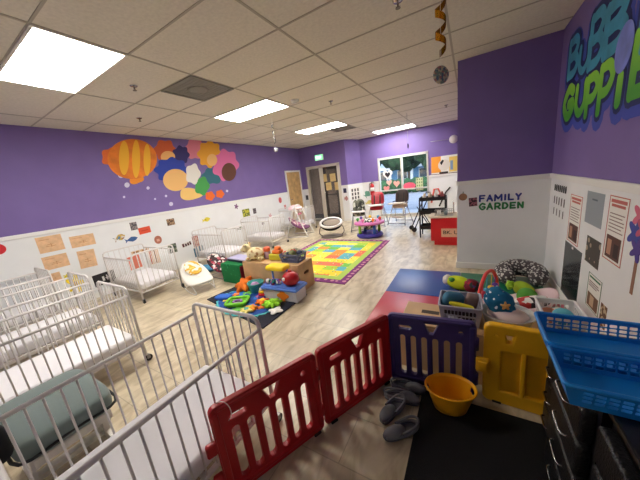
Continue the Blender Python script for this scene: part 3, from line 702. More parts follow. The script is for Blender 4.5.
# ================================================================== FAR END OF THE ROOM
# black and white rocking seat on a ring base
t = thing('rocker_seat', 'black and white infant rocker on a grey curved base by the glass door', 'infant seat', (-3.28, 6.1, 0), .45); t.scale = (.74, .8, .84)
w = MB(); w.lathe([(0, 0), (.3, 0), (.34, .02), (.3, .045), (0, .06)], seg=32, sc=(1.25, .9, 1)); w.build('base', mat('warm grey plastic', (140, 130, 122), .4), t)
w = MB()
for sx in (-1, 1): w.tube(smooth([(sx*.36, 0, .05), (sx*.46, 0, .14), (sx*.44, 0, .28), (sx*.36, 0, .4)], 5), .018)
w.build('arm', mat('warm grey plastic', (140, 130, 122)), t)
def sh(v): return Vector((v.x, v.y, v.z*(1 if v.z < 0 else .1)))
MB().ball((0, 0, .44), (.42, .28, .22), (.45, 0, 0), sub=4, fn=sh).build('shell', mat('black cloth', (24, 24, 26), .9), t)
MB().lathe([(.84, -.03), (1, -.04), (1.05, .0), (1, .04), (.84, .03), (.84, -.03)], (0, 0, .47), 40, (.42, .29, .9), rot=(.45, 0, 0)).build('rim', mat('white cloth', (236, 234, 232), .9), t)
MB().ball((.02, 0, .47), (.31, .19, .05), (.45, 0, 0), sub=3).build('liner', mat('taupe cloth liner', (150, 138, 126), .95), t)

# pink swing by the left wall
t = thing('baby_swing', 'white framed baby swing with pink patterned seat by the beige door', 'baby swing', (-4.42, 6.22, 0), .25)
w = MB()
for sy in (-1, 1):
    w.tube(smooth([(-.33, sy*.3, .02), (-.15, sy*.3, .5), (-.02, sy*.27, .86)], 5), .018); w.tube(smooth([(.33, sy*.3, .02), (.16, sy*.3, .45), (.02, sy*.27, .86)], 5), .018); w.tube([(-.34, sy*.3, .016), (.34, sy*.3, .016)], .016)
w.tube(smooth([(0, -.27, .86), (0, -.12, .93), (0, .12, .93), (0, .27, .86)], 5), .018); w.build('frame', WHITE_PL, t)
PINKP = pattern('pink print cloth', 'blots', [(236, 214, 214), (196, 140, 160), (120, 74, 110)], 9)
def sb(v): return Vector((v.x, v.y, v.z+1.2*v.x*v.x+(-.5*v.x)))
MB().cushion((0, 0, .3), (.62, .4, .12), p=2.6, fn=sb).build('seat', mat('mauve cloth', (126, 80, 116), .95), t)
MB().cushion((-.06, 0, .38), (.5, .32, .08), p=2.4, fn=sb).build('liner', PINKP, t)
w = MB()
for sy in (-1, 1): w.tube([(0, sy*.25, .85), (.02, sy*.2, .33)], .011)
w.build('hanger', WHITE_PL, t)
MB().ball((-.08, 0, .82), (.2, .24, .12), fn=lambda v: Vector((v.x, v.y, max(v.z, -.01)))).build('canopy', mat('pale pink cloth', (236, 206, 212), .9), t)
w = MB(); w.ball((.05, -.08, .66), .035); w.ball((.05, .08, .66), .035); w.tube([(.05, -.08, .66), (.03, -.06, .88)], .004); w.tube([(.05, .08, .66), (.03, .06, .88)], .004); w.build('mobile', solid((206, 120, 140)), t)

# activity centre
t = thing('activity_center', 'purple and pink baby activity saucer at the rug corner', 'activity saucer', (-2.22, 6.2, 0)); t.scale = (.92, .92, .92)
MB().lathe([(0, .02), (.26, .02), (.34, 0), (.37, .03), (.35, .09), (.3, .12), (.24, .08), (0, .07)], seg=40).build('base', mat('violet blue plastic', (74, 66, 168), .4), t)
for k in range(4):
    a = PI/4+k*PI/2; w = MB(); w.cyl((.29*math.cos(a), .29*math.sin(a), .09), (.3*math.cos(a), .3*math.sin(a), .36), .045, .035); w.build('post', mat('blue post plastic', (52, 96, 190), .4) if k % 2 else mat('green post plastic', (150, 200, 60), .4), t)
MB().lathe([(.19, .39), (.36, .35), (.42, .37), (.41, .41), (.3, .43), (.2, .42), (.19, .39)], seg=40).build('tray', mat('orchid plastic', (214, 120, 186), .4), t)
w = MB(); w.lathe([(.03, .2), (.12, .2), (.19, .3), (.195, .43), (.17, .48), (.15, .43), (.1, .24), (.03, .22)], seg=28, thick=0); w.build('seat', pattern('leaf print', 'blots', [(240, 240, 236), (60, 70, 66), (150, 160, 150)], 16), t)
for k, c in enumerate([(240, 80, 60), (80, 180, 220), (250, 210, 50), (120, 90, 190), (90, 190, 90), (240, 140, 190), (250, 140, 40)]):
    a = k*2*PI/7; w = MB(); w.cyl((.31*math.cos(a), .31*math.sin(a), .42), (.31*math.cos(a), .31*math.sin(a), .47), .012); w.ball((.31*math.cos(a), .31*math.sin(a), .5), (.04, .04, .045), amp=.2); w.build('toy', solid(c, .4), t)

# high chairs
def high_chair(label, loc, rz, backm, seatm, traym, legm, s=1.0):
    t = thing('high_chair', label, 'high chair', loc, rz, 'high chairs by the window')
    for sx in (-1, 1):
        for sy in (-1, 1):
            w = MB(); w.tube([(sx*.28*s, sy*.3*s, .02), (sx*.2*s, sy*.06*s, .56*s)], .014*s); w.cyl((sx*.28*s, sy*.3*s, 0), (sx*.28*s, sy*.3*s, .03), .02*s); w.build('leg', legm, t)
    for q in (-.3, .3): MB().tube([(-.28*s, q*s, .05), (.28*s, q*s, .05)], .012*s).build('stretcher', legm, t)
    MB().cushion((0, .02*s, .56*s), (.42*s, .38*s, .13*s), p=4).build('seat', seatm, t)
    MB().cushion((0, .2*s, .8*s), (.42*s, .14*s, .5*s), rot=(-.2, 0, 0), p=3.2).build('backrest', backm, t)
    w = MB(); w.box((0, -.22*s, .67*s), (.46*s, .28*s, .035*s), bev=.015, seg=3); w.build('tray', traym, t)
    for sx in (-1, 1):
        w = MB(); w.tube(smooth([(sx*.22*s, -.18*s, .66*s), (sx*.24*s, .02*s, .68*s), (sx*.21*s, .17*s, .7*s)], 4), .016*s); w.build('armrest', legm, t)
    w = MB(); w.box((0, -.22*s, .24*s), (.32*s, .1*s, .02*s), rot=(.3, 0, 0), bev=.006); w.build('footrest', traym, t)
    w = MB()
    for sx in (-1, 1): w.box((sx*.09*s, .12*s, .8*s), (.03*s, .012*s, .3*s), rot=(-.2, 0, 0))
    w.build('harness', BLACK_RUB, t); return t
DKB = mat('dark brown vinyl', (58, 44, 40), .6)
high_chair('red high chair with white tray behind the activity saucer', (-2.44, 7.6, 0), .1, mat('red vinyl', (200, 26, 40), .5), RED_PL, WHITE_PL, mat('pale grey metal', (206, 206, 206), .35, .3), .96)
high_chair('leaf-patterned high chair with white tray left of the red one', (-2.78, 6.95, 0), .3, pattern('dark leaf print', 'cells', [(60, 66, 56), (206, 206, 196), (110, 112, 98), (40, 44, 40)], 14), pattern('dark leaf print seat', 'cells', [(60, 66, 56), (206, 206, 196), (110, 112, 98)], 14), WHITE_PL, GREY_MET, .84)
high_chair('dark brown high chair with chrome legs in front of the shop window', (-1.8, 7.8, 0), -.2, DKB, mat('tan vinyl', (190, 170, 150), .6), mat('oatmeal plastic', (216, 204, 188), .4), CHROME, .96)

# black utility cart
t = thing('utility_cart', 'black three-tier metal cart beside the red cabinet', 'cart', (-.7, 6.22, 0))
BKM = mat('black metal', (34, 32, 34), .45, .3)
for sx in (-1, 1):
    for sy in (-1, 1):
        w = MB(); w.box((sx*.26, sy*.17, .46), (.028, .028, .8)); o = w.build('leg', BKM, t); w = MB(); w.cyl((sx*.26-.01, sy*.17, .032), (sx*.26+.01, sy*.17, .032), .032, seg=16); w.build('wheel', BLACK_RUB, o)
for z in (.2, .55, .84):
    w = MB(); w.box((0, 0, z), (.54, .36, .015))
    for sy in (-1, 1): w.box((0, sy*.175, z+.035), (.54, .008, .07))
    for sx in (-1, 1): w.box((sx*.265, 0, z+.035), (.008, .36, .07))
    w.build('shelf', BKM, t)
for i, (x, y, z, c, nm, lb) in enumerate(((-.17, -.08, .85, (235, 230, 220), 'bottle', 'white bottle at the left end of the black cart top'), (-.05, -.06, .85, (206, 180, 150), 'bottle', 'tan bottle second along the black cart top'), (.07, -.08, .85, (240, 240, 236), 'bottle', 'white bottle third along the black cart top'), (.19, -.06, .85, (150, 60, 60), 'bottle', 'dull red bottle at the right end of the black cart top'))):
    w = MB(); w.lathe([(0, 0), (.04, 0), (.042, .02), (.042, .1), (.02, .13), (.018, .16), (0, .16)], seg=18); o = w.build(nm, solid(c, .4)); o.location = (-.7+x, 6.22+y, z-.002); tag(o, lb, 'bottle', 'bottles on the cart')
t = thing('folded_stroller', 'dark folded frame leaning behind the black cart', 'folded stroller', (-1.02, 6.85, 0), .4)
w = MB()
for sy in (-1, 1): w.tube([(-.25, sy*.15, .05), (.15, sy*.15, .95)], .014); w.tube([(.2, sy*.15, .05), (-.1, sy*.15, .6)], .012)
w.tube([(.15, -.15, .95), (.15, .15, .95)], .016); w.build('frame', BKM, t)
for sx, q in ((-.25, 1), (.2, 1)):
    for sy in (-1, 1): w = MB(); w.cyl((sx, sy*.15-.012, .06), (sx, sy*.15+.012, .06), .06, seg=18); w.build('wheel', BLACK_RUB, t)

# red sink cabinet
t = thing('sink_cabinet', 'bright red sink cabinet with pale counter by the partition', 'cabinet', (-.42, 5.72, 0))
REDC = mat('red laminate', (196, 14, 26), .4)
MB().span((-.24, -.3, .09), (.255, .12, .56), bev=.004).build('body', REDC, t); MB().span((-.18, -.27, 0), (.255, .12, .09)).build('plinth', REDC, t)
MB().span((-.28, -.34, .56), (.25, .13, .595), bev=.006).build('counter', mat('pale stone counter', (216, 200, 178), .4, var=.05, scale=40), t)
w = MB(); w.tube(smooth([(.15, .08, .59), (.15, .08, .78), (.15, .04, .83), (.15, -.04, .8)], 5), .012); w.build('faucet', CHROME, t)
p = at_y(448.5, 233, 5.4)
t2 = thing('paper_sign', 'tan paper notice with black writing taped to the red cabinet', 'sign', (p.x-.01, 5.4165, p.z))
MB().box((.03, 0, 0), (.3, .003, .17)).build('sheet', mat('peach paper', (226, 176, 146), .8), t2)
w = MB(); w.mesh(text_mesh('BK. U', .012, .001), T((-.09, -.003, -.025), (PI/2, 0, 0), (.11, .1, 1))); w.build('lettering', INK, t2)
t = thing('dish_rack', 'grey dish rack with cups on the red cabinet counter', 'dish rack', (-.42, 5.56, .596))
w = MB()
for k in range(9): w.tube([(-.16+k*.035, -.1, .004), (-.16+k*.035, -.11, .1)], .003, 6); w.tube([(-.16+k*.035, .1, .004), (-.16+k*.035, .11, .1)], .003, 6)
for z in (.006, .1): w.tube([(-.17, -.11, z), (.15, -.11, z), (.15, .11, z), (-.17, .11, z)], .005, 6, True)
w.build('wire_frame', GREY_MET, t)
for k, (x, c, lb) in enumerate(((-.1, (236, 236, 232), 'white cup in the dish rack'), (.02, (120, 140, 150), 'grey blue cup in the dish rack'))):
    w = MB(); w.lathe([(0, 0), (.03, 0), (.04, .09), (.036, .09), (.027, .006), (0, .006)], seg=18); o = w.build('cup', solid(c, .4)); o.location = (-.42+x, 5.56, .597); tag(o, lb, 'cup')

# fire extinguisher
p = at_y(373, 192, YW-.1)
t = thing('fire_extinguisher', 'red fire extinguisher with white label hung left of the window', 'fire extinguisher', (-3.05, YW-.089, .82))
MB().lathe([(0, 0), (.068, 0), (.075, .02), (.075, .33), (.05, .39), (.025, .41), (0, .41)], seg=24).build('cylinder', RED_PL, t)
MB().lathe([(.0755, .14), (.0762, .14), (.0762, .27), (.0755, .27)], seg=24).build('label', PAPER, t)
w = MB(); w.cyl((0, 0, .4), (0, 0, .45), .02); w.box((.03, 0, .46), (.12, .02, .015), rot=(0, .2, 0)); w.tube(smooth([(-.02, 0, .43), (-.1, 0, .38), (-.09, 0, .15)], 5), .011); w.build('valve', BLACK_RUB, t)
MB().span((-.03, .07, .1), (.03, .09, .3)).build('bracket', GREY_MET, t)

# ================================================================== RIGHT-HAND TOY CORNER
BX = .401
# toy basket
basket('toy_basket', 'grey lattice basket full of toys on the birch bench by the purple gate', (-.05, 1.985, BX), .02, .27, .26, .15, .86, mat('pale grey plastic', (176, 176, 190), .45), 2, 9, 9)
w = MB(); w.cushion((-.05, -.01, .12), (.15, .07, .15), rot=(.2, .25, .5), p=4); o = w.build('toy_book', mat('steel blue cloth', (60, 118, 150), .8)); o.location = (-.05, 1.985, BX+.015); tag(o, 'steel blue cloth book standing in the grey lattice basket', 'toy book')
w = MB(); w.box((.07, .02, .11), (.08, .07, .14), rot=(.1, .2, .1), bev=.02, seg=3); o = w.build('toy_block', mat('taupe cloth', (142, 116, 108), .85)); o.location = (-.05, 1.985, BX+.015); tag(o, 'taupe toy block at the right side of the grey lattice basket', 'toy block')
w = MB(); w.cushion((.01, -.09, .14), (.16, .04, .03), rot=(0, .1, -.1), p=3); o = w.build('toy_banana', mat('bright yellow plush', (226, 214, 40), .85)); o.location = (-.05, 1.985, BX+.01); tag(o, 'bright yellow long toy at the front rim of the grey lattice basket', 'toy')
w = MB()
for k in range(7): w.ball((random.uniform(-.08, .08), random.uniform(-.07, .07), .06+.05*random.random()), random.uniform(.03, .05), amp=.25)
o = w.build('toy_heap', mat('dark toy mix', (52, 44, 52), .8)); o.location = (-.05, 1.985, BX+.006); tag(o, 'dark jumble of toys under the cloth book in the lattice basket', 'toys', kind='stuff')
# soft roll toy on the mat
p = at_z(461, 284, .11)
t = thing('roll_toy', 'yellow-green soft roll toy with dark red end lying on the blue quarter', 'soft toy', (p.x, p.y+.0, .036), -.42)
w = MB(); w.ball((-.03, 0, .085), (.15, .085, .083), sub=4); w.build('body', mat('acid yellow plush', (196, 214, 24), .85), t)
w = MB(); w.ball((-.17, 0, .088), (.05, .07, .068), amp=.1); w.build('cap', mat('white plush', (232, 226, 222), .9), t)
w = MB(); w.ball((.12, 0, .085), (.085, .085, .082), amp=.15, freq=4); w.build('end', pattern('dark red print', 'cells', [(120, 24, 44), (80, 60, 120), (50, 60, 60), (170, 30, 50)], 24), t)
w = MB(); w.ball((-.08, -.06, .13), (.04, .03, .03)); w.build('fin', mat('green plush', (70, 150, 60), .9), t)
# nursing pillow
pc = at_z(524, 276, .12)
t = thing('nursing_pillow', 'horseshoe nursing pillow in charcoal and white print in the corner', 'pillow', (.55, 3.7, .05), 0); t.rotation_euler = (.22, 0, .08)
path = []
for k in range(25):
    a = math.radians(-90+27)+math.radians(306)*k/24; path.append((.175*math.cos(a), .15*math.sin(a), .105))
rad = [.075+.03*math.sin(PI*min(1, max(0, k/24)))**.5+.0 for k in range(25)]; rad[0] = rad[-1] = .03
w = MB(); w.tube(path, rad, 16)
w.build('cushion', pattern('charcoal and white print', 'dots', [(206, 204, 200), (84, 78, 80)], 34, .95, .4), t)
# pink bouncer behind
PK = mat('pink plastic', (240, 130, 150), .4)
t = thing('baby_bouncer', 'pink baby bouncer with toy bar standing behind the birch bench', 'baby bouncer', (.36, 2.72, .046), PI, 'baby bouncers')
w = MB(); w.tube(smooth([(-.2, -.25, .035), (.1, -.3, .03), (.28, -.2, .06), (.32, 0, .1), (.28, .2, .06), (.1, .3, .03), (-.2, .25, .035), (-.34, 0, .2)], 6, True), .022, 10, True); w.build('frame', PK, t)
w = MB(); w.tube(smooth([(.1, -.2, .06), (.11, -.17, .3), (.15, -.08, .44), (.19, 0, .47), (.23, .08, .44), (.27, .17, .3), (.28, .2, .06)], 6), .016); w.build('toy_bar', mat('coral red plastic', (236, 74, 70), .4), t)
def pb(v): return Vector((v.x, v.y, v.z+.9*v.x*v.x-.3*v.x))
MB().cushion((0, 0, .14), (.62, .42, .1), p=2.6, fn=pb).build('seat_pad', mat('pale pink cloth', (240, 206, 214), .9), t)
for k, (y, c) in enumerate(((-.12, (110, 70, 170)), (-.05, (240, 190, 60)), (.03, (70, 160, 200)), (.1, (230, 70, 90)))):
    w = MB(); w.ball((.19+.5*y, y, .27), (.032, .032, .04), amp=.2); w.cyl((.19+.5*y, y, .3), (.19+.5*y, y, .42), .004, seg=6); w.build('toy', solid(c, .6), t)
# green caterpillar plush lying across the pink bouncer
t = thing('caterpillar_toy', 'long green plush caterpillar lying in front of the nursing pillow', 'soft toy', (.47, 2.72, .25), -1.2)
w = MB(); w.ball((-.1, .02, .07), (.13, .07, .068), amp=.04); w.build('body', mat('leaf green plush', (150, 180, 30), .9), t)
w = MB(); w.ball((.06, -.04, .075), (.085, .075, .08)); w.build('head', mat('grass green plush', (86, 160, 62), .9), t)
w = MB(); starfish(w, (-.19, -.05, .08), .05, .03, 5, 0, (1.2, 0, 0)); w.build('wing', mat('lime green plush', (160, 210, 60), .9), t)
# blue spotted cushion in a white infant tub
t = thing('infant_tub', 'white plastic infant tub under the blue spotted cushion', 'tub', (.235, 1.975, BX), -.1)
w = MB(); w.lathe([(0, .004), (.72, .004), (.9, .05), (1.0, .1), (1.06, .105), (1.06, .098), (.98, .088), (.86, .02), (0, .012)], seg=36, sc=(.15, .135, 1)); w.build('shell', WHITE_PL, t)
w = MB(); w.ball((0, 0, .085), (.12, .1, .04), amp=.08); w.build('towel', mat('pale pink towel', (230, 206, 200), .95), t)
t = thing('spotted_cushion', 'teal blue cushion with white spots leaning in the white tub', 'cushion', (.22, 2.0, BX+.1), .1); t.rotation_euler = (-.1, -.4, .1)
w = MB(); w.ball((0, 0, .06), (.085, .075, .115), sub=4, amp=.2, freq=2.2); w.build('cushion', pattern('teal spotted cloth', 'dots', [(226, 240, 244), (18, 104, 146)], 30, .9, .24), t)
w = MB(); starfish(w, (.02, -.078, .06), .03, .012, 5, 0, (1.4, 0, 0)); w.build('badge', mat('tan felt', (206, 160, 90), .9), t)
w = MB(); w.cushion((.0, 0, .03), (.22, .1, .06), rot=(.2, -.2, .2), p=3); o = w.build('baby_blanket', pattern('zigzag print', 'cells', [(236, 232, 226), (60, 56, 60), (196, 60, 60), (236, 232, 226), (150, 150, 150)], 24)); o.location = (.4, 2.2, BX+.06); tag(o, 'white, black and red printed cloth bunched by the blue basket', 'cloth')
wb = basket('storage_basket', 'white lattice basket on the bench behind the blue baskets', (.505, 1.99, BX), 0, .2, .24, .17, .86, WHITE_PL, 3, 7, 8)
for k, (x, y, c, lb) in enumerate(((.52, 1.97, (90, 176, 196), 'pale teal ball in the white basket'), (.47, 2.05, (226, 150, 110), 'peach ball in the white basket'), (.53, 2.07, (236, 226, 214), 'cream ball in the white basket'))):
    w = MB(); w.ball((0, 0, 0), .055); w.tube([(.055*math.cos(2*PI*i/24), .055*math.sin(2*PI*i/24), 0) for i in range(24)], .002, 6, True); o = w.build('ball', solid(c, .7)); o.location = (x, y, BX+.075+.045*(k == 0)); tag(o, lb, 'ball', 'balls in the white basket')

# ================================================================== BLACK DRAWERS AND BLUE BASKETS
CX, CT = .36, .765
BLKW = mat('black woven plastic', (21, 20, 22), .38, bump=.5, bscale=130); BLKP = mat('black gloss plastic', (22, 22, 24), .3)
def drawers(y0, y1, label, dx=0, z0=.03, n=4, CT=CT):
    t = thing('drawer_tower', label, 'drawers', (CX+dx, (y0+y1)/2, 0), 0, 'black drawer towers'); W = y1-y0; D = .46
    w = MB(); w.box((D/2+.012, 0, CT/2+.01), (D-.03, W-.004, CT-.03)); w.build('carcass', BLKP, t)
    w = MB(); w.box((D/2+.0, 0, CT-.012), (D+.02, W-.002, .024), bev=.008); w.build('top', BLKP, t)
    h = .158; q = min(.06, W*.2)
    for k in range(n):
        z = z0+h*(k+.5)
        w = MB(); w.box((.006, 0, z), (.044, W-.05, h-.016), bev=.012, seg=3); o = w.build('drawer', BLKW, t)
        w = MB(); w.tube(smooth([(-.012, -q, z), (-.03, -q*.85, z+.002), (-.032, 0, z+.002), (-.03, q*.85, z+.002), (-.012, q, z)], 4), .0045, 8); w.build('handle', CHROME, o)
    return t
drawers(1.4, 1.63, 'narrow black drawer tower squeezed against the yellow gate', .035, .03, 3, .56); drawers(1.005, 1.39, 'black four-drawer tower under the far blue basket, middle of three'); drawers(.49, .995, 'black four-drawer tower nearest the camera at the right edge', .02, .05)
basket('storage_basket', 'bright blue plastic basket on the black drawers, farther of two', (.45, 1.225, CT+.001), 0, .38, .235, .083, .9, BLUE_PL, 3, 11, 7, .007, 'blue baskets on the drawers')
basket('storage_basket', 'bright blue plastic basket on the black drawers, nearer of two', (.45, 1.003, CT+.001), 0, .38, .195, .075, .9, BLUE_PL, 3, 11, 7, .007, 'blue baskets on the drawers')

# orange tub
p = at_z(450, 398, .0)
t = thing('plastic_tub', 'orange oval plastic tub on the black doormat', 'tub', (-.09, 1.515, .0125), .25)
w = MB(); w.lathe([(0, .004), (.6, .004), (.7, .015), (.8, .06), (.89, .1), (.92, .115), (.97, .148), (1.0, .16), (1.06, .162)], seg=40, sc=(.138, .105, 1), skip=lambda k, i: i == 5 and (k % 20) in (18, 19, 0, 1), thick=.006)
w.build('bowl', mat('amber tub plastic', (250, 178, 28), .35), t)
w = MB(); w.tube([(.146*math.cos(2*PI*k/40), .111*math.sin(2*PI*k/40), .16) for k in range(40)], .006, 8, True); w.build('rim', mat('amber tub plastic', (250, 178, 28)), t)

# grey foam clogs
SHOE = mat('grey foam rubber', (118, 120, 126), .6)
def clog(label, loc, rz, side, tilt=0):
    t = thing('clog', label, 'shoe', loc, rz, 'grey foam clogs'); t.scale = (.86, .86, .86)
    def outl(v):
        a = v.x/.14; k = (.82 if a < 0 else .82+.25*a-.12*a*a); return Vector((v.x, v.y*k+side*.012*max(0, a), v.z))
    w = MB(); w.cushion((0, 0, .014), (.27, .1, .028), p=3, fn=outl); w.build('sole', mat('dark grey foam', (86, 88, 94), .7), t)
    def up(v): 
        q = outl(v); return Vector((q.x, q.y, max(q.z, -.012)*(1-.35*max(0, q.x/.08))))
    w = MB(); w.ball((.055, 0, .035), (.082, .05, .05), sub=3, fn=up)
    for k in range(5): w.cyl((.05+.02*k, .02*math.sin(k*2), .06-.006*k), (.05+.02*k, .02*math.sin(k*2), .084-.008*k), .004, seg=8)
    w.build('upper', SHOE, t)
    w = MB(); w.tube(smooth([(.02, -.045, .05), (-.05, -.045, .055), (-.11, -.034, .062), (-.135, 0, .068), (-.11, .034, .062), (-.05, .045, .055), (.02, .045, .05)], 5), .009, 8); w.build('heel_strap', SHOE, t)
    w = MB(); w.tube([(-.03+.1*math.cos(2*PI*k/24), .047*math.sin(2*PI*k/24), .03) for k in range(24)], .012, 8, True); w.build('side_wall', SHOE, t); return t
for (x, y), a, sd, l in (((-.36, 1.565), .1, 1, 'grey foam clog against the purple gate, beside the tub'), ((-.385, 1.465), .2, -1, 'grey foam clog against the red and purple gate corner'), ((-.42, 1.345), -2.0, 1, 'grey foam clog in the middle, pointing away from the gate'), ((-.335, 1.225), -2.3, -1, 'grey foam clog nearest the camera at the doormat edge')):
    clog(l, (x, y, .0), a, sd)

# ================================================================== THINGS ON THE WALLS
def side_M(side, a, z, off=.0006):
    """local x along the wall (left to right for someone facing it), y up, z into the room"""
    if side == 'L': x, n, o = Vector((0, 1, 0)), Vector((1, 0, 0)), Vector((XL+off, a, z))
    elif side == 'R': x, n, o = Vector((0, -1, 0)), Vector((-1, 0, 0)), Vector((XR-off, a, z))
    elif side == 'C': x = Vector((.27, .7, 0)).normalized(); n = Vector((x.y, -x.x, 0)); o = Vector((-3.72, YD, 0))+x*a+n*off+Vector((0, 0, z))
    else: x, n, o = Vector((1, 0, 0)), Vector((0, -1, 0)), Vector((a, side-off, z))
    m = Matrix((x, Vector((0, 0, 1)), n)).transposed().to_4x4(); m.translation = o; return m
def hang(name, label, cat, side, a, z, rz=0, group=None, off=.0006):
    t = thing(name, label, cat, (0, 0, 0), 0, group); t.matrix_world = side_M(side, a, z, off) @ Matrix.Rotation(rz, 4, 'Z'); return t
def card(name, label, cat, side, a, z, w, h, material, rz=0, group=None, marks=(), off=.0006, shape=None):
    """a sheet on a wall; marks are flat prints on it: (x0, y0, x1, y1 as fractions, colour)"""
    t = hang(name, label, cat, side, a, z, rz, group, off)
    b = MB()
    if shape: b.prism([(x*w/2, y*h/2) for x, y in shape], -.0008, .0008)
    else: b.box((0, 0, 0), (w, h, .0016))
    b.build('sheet', material, t)
    byc = {}
    for x0, y0, x1, y1, c in marks: byc.setdefault(c, []).append((x0, y0, x1, y1))
    for i, (c, rs) in enumerate(byc.items()):
        b = MB()
        for x0, y0, x1, y1 in rs: b.box(((x0+x1)/2*w-w/2, (y0+y1)/2*h-h/2, .0012+.0003*i), (abs(x1-x0)*w, abs(y1-y0)*h, .0008))
        b.build('print', solid(c, .8), t)
    return t
OVAL = [(math.cos(2*PI*k/24), math.sin(2*PI*k/24)) for k in range(24)]
HEART = [(.062*16*math.sin(t_)**3, .0714*(13*math.cos(t_)-5*math.cos(2*t_)-2*math.cos(3*t_)-math.cos(4*t_))+.1) for t_ in [2*PI*k/32 for k in range(32)]]
FISH = [(1, 0), (.6, .5), (.1, .7), (-.4, .35), (-.6, .15), (-1, .6), (-.85, 0), (-1, -.6), (-.6, -.15), (-.4, -.35), (.1, -.7), (.6, -.5)]
FLOW = [((.72+.28*math.cos(5*a))*math.cos(a), (.72+.28*math.cos(5*a))*math.sin(a)) for a in [2*PI*k/50 for k in range(50)]]
tp = 'tan paper artworks on the left wall'; scr = (196, 140, 96)
sc_m = [(.1, .78, .5, .81, scr), (.3, .35, .7, .38, scr), (.35, .45, .6, .48, scr), (.5, .3, .53, .55, scr)]
for a, z, w_, h_, r, l in ((1.225, 1.08, .29, .25, 0, 'tan paper drawing, upper left of the five by the cribs'), (1.61, 1.03, .32, .19, -.02, 'tan paper drawing, widest and upper right of the five'), (1.215, .79, .29, .21, 0, 'tan paper drawing below the upper left one'), (1.59, .715, .23, .3, -.05, 'tan upright paper drawing, lower right of the five'), (1.14, .55, .14, .15, 0, 'smallest tan paper drawing, lowest, partly behind crib rails')):
    card('paper_drawing', l, 'drawing', 'L', a, z, w_, h_, TAN_PAPER, r, tp, sc_m)
card('paper_circle', 'red paper circle on the white wall at the left picture edge', 'paper cutout', 'L', .71, 1.14, .15, .15, solid((206, 44, 52), .8), shape=OVAL)
t = card('flower_cutout', 'yellow paper sunflower behind the crib bars', 'paper cutout', 'L', 1.34, .36, .24, .34, solid((246, 218, 40), .8), shape=FLOW); MB().prism([(.035*x, .04*y) for x, y in OVAL], .001, .003).build('middle', solid((200, 160, 30), .8), t)
card('flower_cutout', 'small yellow and green paper bud above the sunflower cutout', 'paper cutout', 'L', 1.27, .52, .09, .08, solid((220, 200, 40), .8), shape=FLOW)
card('picture', 'black picture with white scribble low on the wall behind the second crib', 'picture', 'L', 1.73, .3, .32, .21, INK, .03, None, [(.4, .3, .5, .7, (220, 220, 220)), (.55, .45, .8, .55, (220, 220, 220)), (.6, .3, .66, .75, (220, 220, 220))])
wd = 'small cutouts along the left wall'
card('bird_cutout', 'multicoloured paper bird cutout left of the blue fish', 'paper cutout', 'L', 2.13, .95, .2, .17, pattern('bird collage', 'cells', [(220, 214, 206), (200, 170, 90), (90, 130, 160), (150, 100, 70)], 22), .3, wd, shape=FISH)
card('fish_cutout', 'blue paper fish cutout under the grey photo', 'paper cutout', 'L', 2.31, .87, .23, .14, solid((60, 96, 150), .8), .1, wd, shape=FISH)
card('photo', 'small grey photo left of the orange card', 'photo', 'L', 2.41, 1.11, .12, .15, pattern('grey photo', 'blots', [(90, 86, 92), (150, 140, 140), (60, 60, 66)], 18), 0, wd)
card('paper_card', 'orange red paper card above the end-on crib', 'paper card', 'L', 2.58, .99, .22, .13, solid((222, 84, 54), .8), .03, wd, [(.2, .45, .8, .55, (190, 60, 40))])
card('face_cutout', 'round brown and pink paper face cutout above the crib rail', 'paper cutout', 'L', 2.78, .74, .15, .17, solid((176, 110, 90), .8), 0, wd, [(.3, .3, .7, .6, (220, 170, 150))], shape=OVAL)
card('photo', 'brown photo right of the orange card, just under the rail', 'photo', 'L', 3.13, 1.05, .17, .14, pattern('brown photo', 'blots', [(96, 74, 60), (170, 140, 110), (60, 50, 46)], 18), 0, wd)
card('paper_card', 'pale red paper seen through the end-on crib', 'paper card', 'L', 2.25, .42, .22, .26, solid((226, 130, 108), .8), .05, wd)
card('paper_card', 'striped tan and red paper seen through the end-on crib', 'paper card', 'L', 2.62, .42, .22, .3, solid((220, 190, 160), .8), -.05, wd, [(.15, .05, .3, .95, (190, 90, 70)), (.5, .05, .65, .95, (150, 110, 70))])
card('strip_cutout', 'two tan paper strips at the top of the end-on crib', 'paper cutout', 'L', 2.4, .6, .32, .07, solid((214, 180, 140), .8), 0, wd, [(.1, .2, .4, .8, (150, 110, 70)), (.6, .2, .9, .8, (170, 120, 80))])
card('photo', 'grey and dark green photo right of the end-on crib', 'photo', 'L', 3.02, .48, .2, .2, pattern('green photo', 'blots', [(60, 70, 66), (120, 130, 110), (200, 196, 180)], 14), 0, wd)
card('word_cutout', 'dark maroon cutout word strip between two cribs', 'paper cutout', 'L', 3.36, .48, .24, .1, PAPER, .1, wd, [(.05, .1, .25, .9, (90, 50, 56)), (.32, .1, .5, .75, (80, 50, 60)), (.56, .1, .74, .8, (90, 56, 60)), (.8, .1, .96, .9, (80, 44, 50))])
card('photo', 'reddish brown photo left of the crib behind the bouncers', 'photo', 'L', 3.6, .49, .16, .26, pattern('red photo', 'blots', [(170, 90, 80), (210, 170, 150), (110, 60, 50)], 18), 0, wd)
card('strip_cutout', 'four blue paper strips low behind the floral bouncer', 'paper cutout', 'L', 3.62, .24, .26, .24, PAPER, 0, wd, [(.02, 0, .16, .9, (60, 110, 140)), (.3, 0, .42, 1, (70, 120, 150)), (.56, 0, .68, 1, (60, 110, 140)), (.84, .1, .96, 1, (70, 120, 150))])
card('fish_cutout', 'yellow paper fish cutout over the crib behind the green cube', 'paper cutout', 'L', 4.0, .94, .24, .16, solid((230, 212, 70), .8), .1, wd, [(.35, .4, .5, .6, (160, 150, 50))], shape=FISH)
